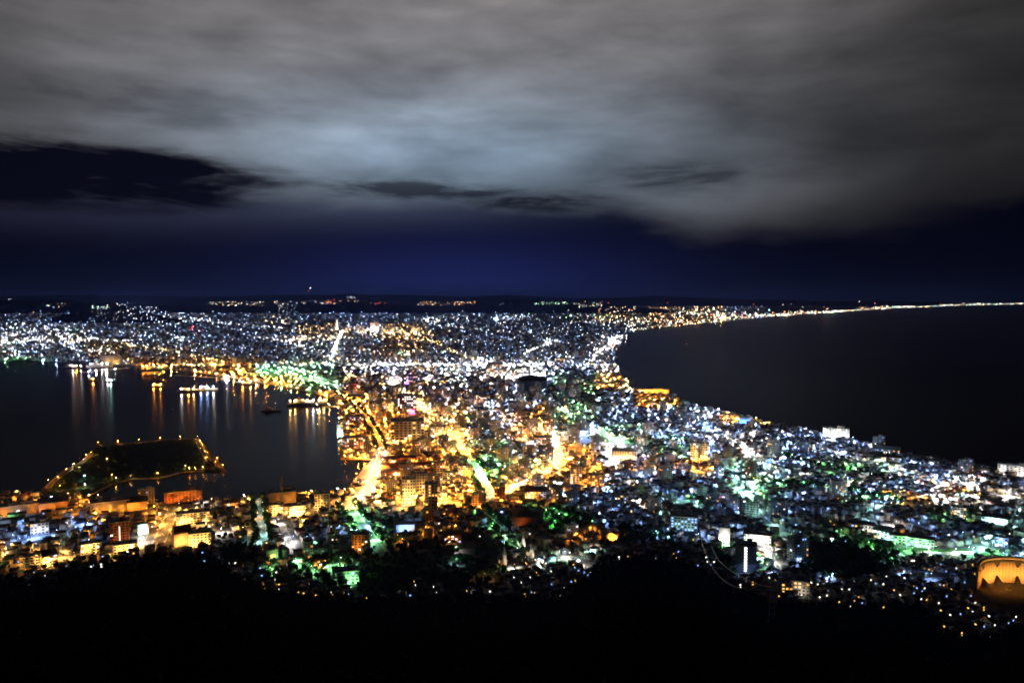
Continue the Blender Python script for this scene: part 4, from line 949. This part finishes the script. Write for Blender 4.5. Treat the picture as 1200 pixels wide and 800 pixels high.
def midrise_proto(v):
    wl = random.choice(WALLS); b = MB(); sx, sy, h = random.uniform(14, 26), random.uniform(10, 14), random.uniform(12, 30); b.box(0, 0, 0, sx, sy, h, wl, top='roof_grey')
    nz = int(h / 3); nx = int(sx / 3.2)
    for f in range(4):
        L_ = sx if f % 2 == 0 else sy; D_ = sy if f % 2 == 0 else sx; c, n = math.cos(f * math.pi / 2), math.sin(f * math.pi / 2); nn = max(2, int(L_ / 3.4))
        for i in range(nn):
            for k in range(nz):
                a0_ = (i + .22) / nn * L_ - L_ / 2; a1_ = (i + .78) / nn * L_ - L_ / 2; z0, z1 = k * 3 + 1.0, k * 3 + 2.3; yy = -D_ / 2 - .05
                mt = random.choice(WIN) if random.random() < .10 else 'dark_glass'
                b.quad([(a * c - yy * n, a * n + yy * c, z) for a, z in ((a0_, z0), (a1_, z0), (a1_, z1), (a0_, z1))], mt)
    b.box(sx * .2, 0, h, sx * .3, sy * .5, 2.6, wl, top='roof_grey'); b.box(0, -sy / 2 - .2, h - .01, sx + .6, .4, .8, 'concrete')
    o = b.build('apartment_block'); return o, f"{WW[wl]} {int(h / 3)}-storey apartment block", sx
mp_ = [midrise_proto(v) for v in range(14)]; mused = [False] * 14
OCCL = list(OCC); blocks = 0
cand = []
for i in range(-60, 110):
    for j in range(0, 110):
        u, v = i * 38 + random.uniform(-8, 8), j * 34 + random.uniform(-8, 8); x, y = u * ct - v * st, u * st + v * ct
        if y < 800 or y > 3500: continue
        px, py = P(x, y, LAND)
        if not (10 < px < 1190) or py > edge_row(px) - 22: continue
        dens = .5 if (400 < px < 680 and 425 < py < 600) else (.14 if 660 < px < 860 and 480 < py < 600 else (.07 if py < 640 else .03))
        if 280 < px < 410 and py > 560: dens = .3
        if random.random() < dens and on_land(x, y): cand.append((float(py), float(px), x, y))
cand.sort(reverse=True)
for py, px, x, y in cand:
    if blocks >= 270: break
    if not free(x, y, 14, np.array(OCCL)): continue
    if not on_land(x + 14, y) or not on_land(x - 14, y) or not on_land(x, y - 12): continue
    v = random.randrange(14)
    if not mused[v]: o = mp_[v][0]; mused[v] = True
    else: o = mp_[v][0].copy(); col.objects.link(o)
    s = 1.0 + (py < 520) * .35
    o.location = (x, y, LAND); o.rotation_euler = (0, 0, TH + random.choice((0, 0, 1)) * math.pi / 2 + random.uniform(-.06, .06)); o.scale = (1, 1, .8 + .5 * random.random())
    OCCL.append((x, y, 13)); blocks += 1; REG.append((o, px, py, mp_[v][1], 'apartment block', 'apartment blocks of the town'))
for v in range(14):
    if not mused[v]: bpy.data.objects.remove(mp_[v][0])
OA = np.array(OCCL)
# occupancy as a coarse raster for speed
CS = 6.0; X0, Y0, NX, NY = -3200, 400, 1070, 600
ras = np.zeros((NX, NY), bool)
for (x, y, r) in OCCL + [(a, b, c - 3) for a, b, c in RPTS]:
    i0, i1, j0, j1 = int((x - r - X0) / CS), int((x + r - X0) / CS) + 1, int((y - r - Y0) / CS), int((y + r - Y0) / CS) + 1
    if i1 < 1 or j1 < 1 or i0 >= NX or j0 >= NY: continue
    ii, jj = np.mgrid[max(i0, 0):min(i1 + 1, NX), max(j0, 0):min(j1 + 1, NY)]
    if ii.size: ras[ii, jj] |= np.hypot(X0 + ii * CS - x, Y0 + jj * CS - y) < r + 2
def occupied(x, y):
    i, j = int((x - X0) / CS + .5), int((y - Y0) / CS + .5)
    return 0 <= i < NX and 0 <= j < NY and ras[i, j]
PARKS = [[(300, 430), (352, 433), (398, 450), (398, 460), (300, 447)], [(620, 594), (650, 598), (695, 612), (690, 626), (640, 620)], [(690, 505), (760, 520), (745, 545), (660, 535)] , [(600, 440), (640, 440), (640, 462), (600, 462)],
         [(255, 628), (300, 634), (300, 664), (262, 658)], [(455, 602), (500, 602), (500, 645), (450, 660), (440, 648)], [(915, 640), (1045, 636), (1060, 665), (1000, 682), (930, 676)], [(545, 625), (600, 640), (590, 690), (500, 690), (500, 640)], [(425, 652), (500, 655), (480, 700), (420, 700)], [(735, 612), (790, 625), (800, 640), (700, 642)],
         [(1045, 640), (1180, 644), (1180, 656), (1045, 652)], [(400, 536), (455, 536), (440, 560), (415, 560)], [(834, 648), (862, 655), (862, 680), (845, 678)]]
hc = []
for i in range(-260, 420):
    for j in range(0, 330):
        u = i * 14.0 + (i // 2) * 4.0 + random.uniform(-1.5, 1.5); v = j * 12.5 + (j // 2) * 6.0 + random.uniform(-1.5, 1.5)
        x, y = u * ct - v * st, u * st + v * ct
        if y < 560 or y > 3600: continue
        if y > 2300 and (i + j) % 2: continue
        px, py = 600 + F * x / (y * cp + (CAMH - LAND) * sp), 0
        if not (-90 < px < 1290): continue
        px, py = P(x, y, LAND); px, py = float(px), float(py)
        if py > edge_row(px) + 2 or random.random() > .86: continue
        if occupied(x, y): continue
        hc.append((py, px, x, y))
hx = np.array(hc); ok = on_land(hx[:, 2], hx[:, 3])
for dx, dy in ((9, 0), (-9, 0), (0, -9), (0, 9)): ok &= on_land(hx[:, 2] + dx, hx[:, 3] + dy)
for pk in PARKS: ok &= ~inside(hx[:, 1], hx[:, 0], pk)
hx = hx[ok]; hx = hx[np.argsort(-hx[:, 0])]
mass = MB(); nh = 0
for py, px, x, y in hx:
    ang = TH + random.uniform(-.08, .08) + random.choice((0, math.pi / 2, math.pi))
    if nh < 296 and 0 < px < 1200:
        v = random.randrange(16)
        if not used[v]: o = hp[v][0]; used[v] = True
        else: o = copy_tree(hp[v][0])
        o.location = (x, y, LAND); o.rotation_euler = (0, 0, ang); nh += 1
        REG.append((o, px, py, hp[v][1], 'house', 'houses at the mountain foot'))
    else: add_house(mass, x, y, ang, 1.0 if y < 2300 else 1.45, 0)
stuff(mass.build('town_houses'), 'dense mass of low town houses stretching away across the isthmus', 'town')
# the plain beyond: ever smaller roofs
far = MB(); k = 0
for yy in np.arange(359.5, 428, 1.1):
    for xx in np.arange(-60, 860, 5.2):
        px, py = xx + random.uniform(-3, 3), yy + random.uniform(-.6, .6); q = G(px, py)
        if q.y < 3500 or random.random() < .25: continue
        s = q.y / F
        far_ok = inside(np.array(px), np.array(py), LANDPX)
        if not far_ok or not inside(np.array(px), np.array(py + .5), LANDPX): continue
        far.box(q.x, q.y, LAND, random.uniform(2, 5) * s, random.uniform(2, 4) * s, random.uniform(5, 9) if random.random() < .85 else random.uniform(14, 34), random.choice(WALLS), random.uniform(-.4, .4), random.choice(ROOFS))
stuff(far.build('distant_town'), 'distant low city blocks covering the plain up to the hills', 'town')

# ------------------------------------------------------------------ distant lights
dl = MB()
def far_light(px, py, k, lv, r=1.0, z=None):
    q = G(px, py, LAND if z is None else z); s = q.y / F * .42 * r
    dl.octa(q.x, q.y, (LAND if z is None else z) + max(6, s), s, FARM[k, lv], s * .8)
NF = 0
for _ in range(13500):
    px, py = random.uniform(-40, 900), 359 + random.random() ** .93 * 78
    if not inside(np.array(px), np.array(py), LANDPX): continue
    c = cell(px, max(py, 361))
    if c == '.': c = 'y' if px > 760 else 'b'
    if not c.isupper() and random.random() < .30: continue
    k, lv = pick(c); lv = random.choices((0, 1, 2), (.55, .33, .12) if c.isupper() else (.70, .25, .05))[0]
    if c.lower() in 'bwcg' and random.random() < .6: k = random.choice('bbbw')
    far_light(px, py, k, lv, random.uniform(.5, 1.25)); NF += 1
# glaring yards, pitches and shopping streets of the plain
def cluster(cx, cy, sx, sy, n, ks, lvs=(0, 1, 2, 2), r=(.6, 1.7)):
    for _ in range(n):
        px, py = random.gauss(cx, sx), random.gauss(cy, sy)
        if inside(np.array(px), np.array(max(py, 353)), LANDPX): far_light(px, max(py, 353), random.choice(ks), random.choice(lvs), random.uniform(*r))
COAST = sorted((a, b) for a, b in EAST if b < 400)
for px in np.arange(742, 1216, .75):
    cyy = float(np.interp(px, [c[0] for c in COAST], [c[1] for c in COAST]))
    if random.random() < .12: continue
    far_light(px, max(352.5, cyy - .5 - abs(random.gauss(0, .5 if px > 960 else 1.6))), random.choice('wwyyco' if px < 1000 else 'wwyc'), random.choice((0, 1, 1, 2)), random.uniform(.5, 1.1))
for a in ((20, 395, 16, 5, 90, 'wwb'), (5, 401, 10, 4, 60, 'wyw'), (20, 378, 5, 2, 12, 'wb'), (75, 397, 12, 3, 60, 'wwyw'), (118, 412, 8, 1.5, 60, 'ww'), (100, 399, 14, 2, 40, 'ywo'), (160, 371, 9, 3, 40, 'wwy'), (182, 373, 5, 2, 25, 'w'),
          (228, 376, 12, 1.2, 45, 'wwb'), (212, 397, 6, 2, 22, 'cbw'), (224, 388, 4, 4, 12, 'rp'), (262, 394, 3, 1.5, 10, 'b'), (350, 399, 7, 2.2, 45, 'wyw'), (375, 396, 16, 1.6, 55, 'wwy'), (332, 378, 10, 2.5, 30, 'wy'), (425, 389, 14, 1.6, 70, 'wyw'),
          (470, 390, 16, 1.8, 70, 'wyy'), (507, 375, 6, 1.5, 30, 'w'), (588, 376, 6, 1.8, 30, 'wb'), (598, 372, 10, 2, 40, 'wbb'), (490, 393, 10, 3, 40, 'yow'), (472, 405, 10, 1.5, 30, 'oy'), (480, 415, 14, 1.6, 40, 'wgw'), (395, 420, 10, 3, 20, 'oy'), (355, 426, 18, 1.5, 50, 'oyw'),
          (720, 398, 7, 3.5, 80, 'wwb'), (700, 412, 5, 4, 40, 'wyw'), (716, 404, 3, 1.5, 8, 'r'), (645, 400, 6, 1.6, 40, 'wb'), (632, 430, 9, 2, 50, 'bwb'), (655, 424, 8, 4, 60, 'bbw'), (575, 432, 18, 5, 150, 'wwwy'), (600, 437, 12, 4, 70, 'wwb'), (480, 437, 20, 5, 130, 'wwbp'), (445, 432, 12, 4, 60, 'wbb'), (520, 445, 14, 5, 80, 'wcb'),
          (780, 376, 22, 3, 90, 'yyow'), (800, 379, 10, 1.6, 40, 'yow'), (846, 372.5, 7, 1.0, 50, 'wwyy'), (820, 367, 18, 1.8, 60, 'wcy'), (855, 369, 12, 1.5, 25, 'wrw'), (900, 369.5, 22, .8, 90, 'ywc'), (960, 366, 24, .9, 80, 'wcyo'), (985, 365, 10, 1.0, 30, 'wg'), (1030, 361.5, 14, .8, 45, 'ywo'),
          (1070, 359.8, 30, .4, 60, 'wyc'), (1130, 357.6, 40, .35, 70, 'wyc'), (1180, 356.4, 30, .35, 50, 'wyc'), (740, 378, 16, 3, 60, 'ywc'), (700, 372, 24, 3, 60, 'ywg')):
    cluster(*a)
# the same lights climbing the hills
def hill_lights(x0, x1, y0, y1, n, ks, d=17000, big=.8):
    for _ in range(n):
        px, py = random.uniform(x0, x1), random.uniform(y0, y1); t = (px - x0) / max(1, x1 - x0)
        v = (400 - py) / F; u = (px - 600) / F; sc_ = (d * .9) / (cp + v * sp); x, y, z = u * sc_, d * .9, CAMH + (-sp + v * cp) * sc_
        s = y / F * .36 * random.uniform(.5, 1.2) * big; dl.octa(x, y, z, s, FARM[random.choice(ks), random.choice((0, 1, 1, 2, 2))], s * .8)
for a in ((108, 132, 357.5, 362, 40, 'wcb', 10300), (136, 150, 354.5, 358, 14, 'wb', 10300), (146, 186, 358, 374, 60, 'wbb', 10300), (104, 186, 363, 376, 70, 'bbw', 10000), (8, 14, 348, 351, 3, 'w'), (52, 78, 355, 360, 14, 'wyc'), (244, 310, 353, 358, 80, 'wyw'), (318, 420, 352, 356, 50, 'wybo'),
          (325, 350, 355, 366, 34, 'wb'), (407, 417, 347.2, 349.5, 16, 'wb'), (376, 392, 351, 355, 12, 'ro'), (490, 560, 353, 357.5, 70, 'wyo'), (430, 452, 354, 356, 10, 'wr'), (575, 600, 354, 357, 6, 'b'), (625, 668, 353.5, 357, 50, 'wcg'), (672, 706, 354.5, 360, 50, 'wyc'), (620, 790, 351, 357, 10, 'rwy'), (700, 745, 359, 366, 50, 'yw')):
    hill_lights(*a)
for a, b_ in ((363, 337), (361, 341), (883, 356), (885, 360), (1006, 352.5), (965, 359), (926, 356), (940, 359), (948, 358), (917, 357), (970, 361), (968, 361.5), (1025, 355), (1038, 356.5)):
    hill_lights(a, a + 1, b_, b_ + .6, 2, 'rwr', 15000, .9)
stuff(dl.build('distant_city_lights'), 'glittering distant lights of the plain, hills and far coast', 'lights')

# ------------------------------------------------------------------ trees
def crown_mesh(name, mat, r, h, n, seed, leaf=.5):
    r_ = np.random.default_rng(seed); b = MB(); k = b.mi(mat); cl = []
    for _ in range(9): a = r_.uniform(0, 6.28); q = r_.uniform(.1, .62) * r; cl.append((q * math.cos(a), q * math.sin(a), h * r_.uniform(.42, .85), r * r_.uniform(.32, .55)))
    for i in range(n):
        c = cl[r_.integers(9)]; d = r_.normal(0, 1, 3); d /= np.linalg.norm(d); q = c[3] * r_.uniform(.7, 1.08)
        p = np.array(c[:3]) + d * q * np.array((1, 1, .85)); t = np.cross(d, r_.normal(0, 1, 3)); t /= np.linalg.norm(t); s_ = np.cross(d, t); l = leaf * r_.uniform(.6, 1.4)
        o = len(b.v); b.v += [tuple(p + t * l), tuple(p + s_ * l * .7), tuple(p - t * l), tuple(p - s_ * l * .7)]; b.f.append((o, o + 1, o + 2, o + 3)); b.m.append(k)
    return b
def tree_proto(name, mat, r, h, n, seed, leaf):
    root = empty(name, (0, 0, 0)); t = MB(); t.tube([(0, 0, -.5), (.1, 0, h * .3), (-.1, .1, h * .6)], [.32, .22, .12], 'bark', 7)
    for a in range(4): t.tube([(0, 0, h * (.28 + .07 * a)), (math.cos(a * 1.7) * r * .5, math.sin(a * 1.7) * r * .5, h * (.5 + .08 * a))], [.14, .05], 'bark', 5)
    t.build('trunk', root); crown_mesh('crown', mat, r, h, n, seed, leaf).build('crown', root); return root
fp = [tree_proto('tree', 'forest_leaf', 4.6, 11 + i, 620, 40 + i, .62) for i in range(5)]; fu = [False] * 5
cpz = [tree_proto('street_tree', 'foliage', 3.6, 7.5 + i, 260, 60 + i, .62) for i in range(4)]; cu = [False] * 4
# forest on the mountainside: the trees that show largest one by one, the rest as one wood
ft = []
for _ in range(11500):
    az = random.uniform(-.72, .72); fr = float(foot_radius(np.array(az))); r = fr * math.sqrt(random.uniform(.006, 1.0))
    if r < 95: continue
    ft.append((r, az))
ft.sort(); kept = []; gridd = {}
for r, az in ft:
    x, y = r * math.sin(az), r * math.cos(az); key = (int(x // 5.5), int(y // 5.5))
    if key in gridd: continue
    gridd[key] = 1; z = float(hill_z(np.array(r), np.array(az)))
    kept.append((r, az, x, y, z))
# leave the sight line from the summit to the town open
nt_ = 0; wood = MB(); lowc = [crown_mesh('c', 'forest_leaf', 4.6, 10.5, 70, 80 + i, 1.5) for i in range(6)]
LV = [(np.array(c.v), np.array(c.f)) for c in lowc]; wv, wf, off = [], [], 0
def wood_tree(x, y, z, s):
    global off
    V, Fc = LV[random.randrange(6)]; a = random.uniform(0, 6.28); c, n = math.cos(a), math.sin(a)
    Q = V * s; Q = np.stack([Q[:, 0] * c - Q[:, 1] * n + x, Q[:, 0] * n + Q[:, 1] * c + y, Q[:, 2] + z], 1); wv.append(Q); wf.append(Fc + off); off += len(V)
for r, az, x, y, z in kept:
    s = random.uniform(.65, 1.15)
    if r > .8 * float(foot_radius(np.array(az))): s *= .9
    px, py = P(x, y, z + 10 * s); fy = edge_row(px)
    if py < fy - 9: s *= .6; px, py = P(x, y, z + 10 * s)
    if py < fy - 12: continue
    if nt_ < 240 and -20 < px < 1220 and py < 830 :
        v = random.randrange(5)
        if not fu[v]: o = fp[v]; fu[v] = True
        else: o = copy_tree(fp[v])
        o.location = (x, y, z - .3); o.rotation_euler = (0, 0, random.uniform(0, 6.28)); o.scale = (s, s, s); nt_ += 1
        tag(o, 'dark broadleaf tree in the black wood covering the slope below', 'tree', 'trees of the dark wood on the slope')
    else: wood_tree(x, y, z - .5, s)
# groves inside the town
tt = []
for pk, n, nat in ((PARKS[0], 90, 0), (PARKS[1], 60, 1), (PARKS[2], 50, 0), (PARKS[4], 60, 0), (PARKS[5], 130, 0), (PARKS[6], 420, 2), (PARKS[7], 200, 0), (PARKS[8], 130, 0), (PARKS[9], 160, 0), (PARKS[12], 60, 0)):
    xs = [a for a, b in pk]; ys = [b for a, b in pk]
    for _ in range(n * 3):
        a, b_ = random.uniform(min(xs), max(xs)), random.uniform(min(ys), max(ys))
        if inside(np.array(a), np.array(b_), pk):
            q = G(a, b_)
            if occupied(q.x, q.y): continue
            tt.append((q.x, q.y, a, b_, nat)); n -= 1
            if n <= 0: break
for nm, hw, sp_, c, lv, pl in ROADS:
    if nm in ('slope lined with green trees', 'tree lined white slope', 'avenue with a green strip', 'park street', 'park lane', 'terraced street', 'lower terraced street', 'green hillside street', 'quay road'):
        pts = [G(a, b_) for a, b_ in pl]
        for p0, p1 in zip(pts[:-1], pts[1:]):
            n = int((p1 - p0).length / 9); d = (p1 - p0).normalized(); nn = Vector((-d.y, d.x, 0))
            for i in range(n):
                for s in (-1, 1):
                    q = p0.lerp(p1, (i + .5) / n) + nn * s * hw * random.uniform(.72, 1.15); a, b_ = P(q.x, q.y, LAND); tt.append((q.x, q.y, float(a), float(b_), 1))
for _ in range(1500):
    a, b_ = random.uniform(0, 1200), random.uniform(500, 700); q = G(a, b_)
    if b_ < edge_row(a) and on_land(q.x, q.y) and not occupied(q.x, q.y): tt.append((q.x, q.y, a, b_, 0))
for _ in range(170):
    a, b_ = random.uniform(70, 240), random.uniform(516, 570)
    if inside(np.array(a), np.array(b_), ISLE) and (random.random() < .3 or a < 150 or b_ > 545):
        q = G(a, b_)
        if not occupied(q.x, q.y): tt.append((q.x, q.y, a, b_, 0))
nforest = len(wv)
tt.sort(key=lambda t: (-(t[4] == 1), -t[3])); nc = 0; gv, gf = [], []
grv = MB()
for x, y, a, b_, nat in tt:
    s = random.uniform(.7, 1.25)
    if nat == 1: s *= 1.35
    if nc < 290 and 0 < a < 1200 and nat != 2:
        v = random.randrange(4)
        if not cu[v]: o = cpz[v]; cu[v] = True
        else: o = copy_tree(cpz[v])
        o.location = (x, y, LAND); o.scale = (s, s, s); o.rotation_euler = (0, 0, random.uniform(0, 6.28)); nc += 1
        REG.append((o, a, b_, ('round green tree' if s > 1.25 else 'small green tree'), 'tree', 'trees along the streets and gardens'))
    else: wood_tree(x, y, LAND - 1, s * .8)
def leafmass(name, vs, fs, mat, label):
    V = np.concatenate(vs).astype(np.float32); Fa = np.concatenate(fs).astype(np.int32); Fa = Fa - Fa.min()
    me = bpy.data.meshes.new(name)
    me.vertices.add(len(V)); me.vertices.foreach_set('co', V.ravel()); me.loops.add(Fa.size); me.loops.foreach_set('vertex_index', Fa.ravel()); me.polygons.add(len(Fa)); me.polygons.foreach_set('loop_start', np.arange(len(Fa), dtype=np.int32) * 4)
    me.materials.append(MAT[mat]); me.update(calc_edges=True); stuff(link(name, me), label, 'forest')
leafmass('forest', wv[:nforest], wf[:nforest], 'forest_leaf', 'black mass of woodland covering the mountain slope below the viewpoint')
leafmass('town_foliage', wv[nforest:], wf[nforest:], 'foliage', 'dark garden trees and groves standing between the town houses')
for pr, us in ((fp, fu), (cpz, cu)):
    for i, u in enumerate(us):
        if not u:
            for ch in list(pr[i].children): bpy.data.objects.remove(ch)
            bpy.data.objects.remove(pr[i])

# ------------------------------------------------------------------ thin night haze
hz = bpy.data.materials.new('haze_air'); hz.use_nodes = True; nt = hz.node_tree; nt.nodes.clear()
pv_ = nt.nodes.new('ShaderNodeVolumePrincipled'); pv_.inputs['Color'].default_value = (.22, .34, 1, 1); pv_.inputs['Density'].default_value = HAZE; pv_.inputs['Anisotropy'].default_value = .72
ou = nt.nodes.new('ShaderNodeOutputMaterial'); nt.links.new(pv_.outputs[0], ou.inputs['Volume'])
b = MB(); b.box(0, 45000, -1.5, 260000, 110000, 900, hz); ho = b.build('haze'); stuff(ho, 'thin bluish night haze over the city, bay and hills', 'haze')

# ------------------------------------------------------------------ labels: nearest landmark, side of it, order from the left
ORD = 'first second third fourth fifth sixth seventh eighth ninth tenth eleventh twelfth thirteenth fourteenth fifteenth sixteenth seventeenth eighteenth nineteenth twentieth'.split() + ['twenty-' + w for w in 'first second third fourth fifth sixth seventh eighth ninth'.split()] + ['thirtieth'] + ['thirty-' + w for w in 'first second third fourth fifth sixth seventh eighth ninth'.split()]
NA_ = [n for n in NEAR if n[2] not in ('the ship',)]
nxy = np.array([(n[0], n[1] * 1.6) for n in NA_]); buckets = {}
for r_ in REG:
    o, px, py, desc, cat, grp = r_
    i = int(np.argmin(np.hypot(nxy[:, 0] - px, nxy[:, 1] - py * 1.6))); dx, dy = px - NA_[i][0], py - NA_[i][1]
    rel = ('behind' if dy < 0 else 'in front of') if abs(dy) * 1.6 > abs(dx) else ('left of' if dx < 0 else 'right of')
    buckets.setdefault((desc, NA_[i][2], rel), []).append((px, r_))
for (desc, ph, rel), lst in buckets.items():
    lst.sort(key=lambda t: t[0])
    for i, (px, r_) in enumerate(lst):
        o, _, py, _, cat, grp = r_; rr = rel.replace('in front of', 'before')
        desc = desc.replace(' with ', ', '); lab = f'{desc} {rel} {ph}' if len(lst) == 1 else f'{desc}, {ORD[min(i, len(ORD) - 1)]} from left {rr} {ph}'
        tag(o, lab, cat, grp)
print('lamps', len(allp), 'houses', len(hx), 'blocks', blocks, 'near trees', nt_, 'town trees', nc, 'far lights', NF, 'wood', len(kept), 'objects', len(bpy.data.objects))
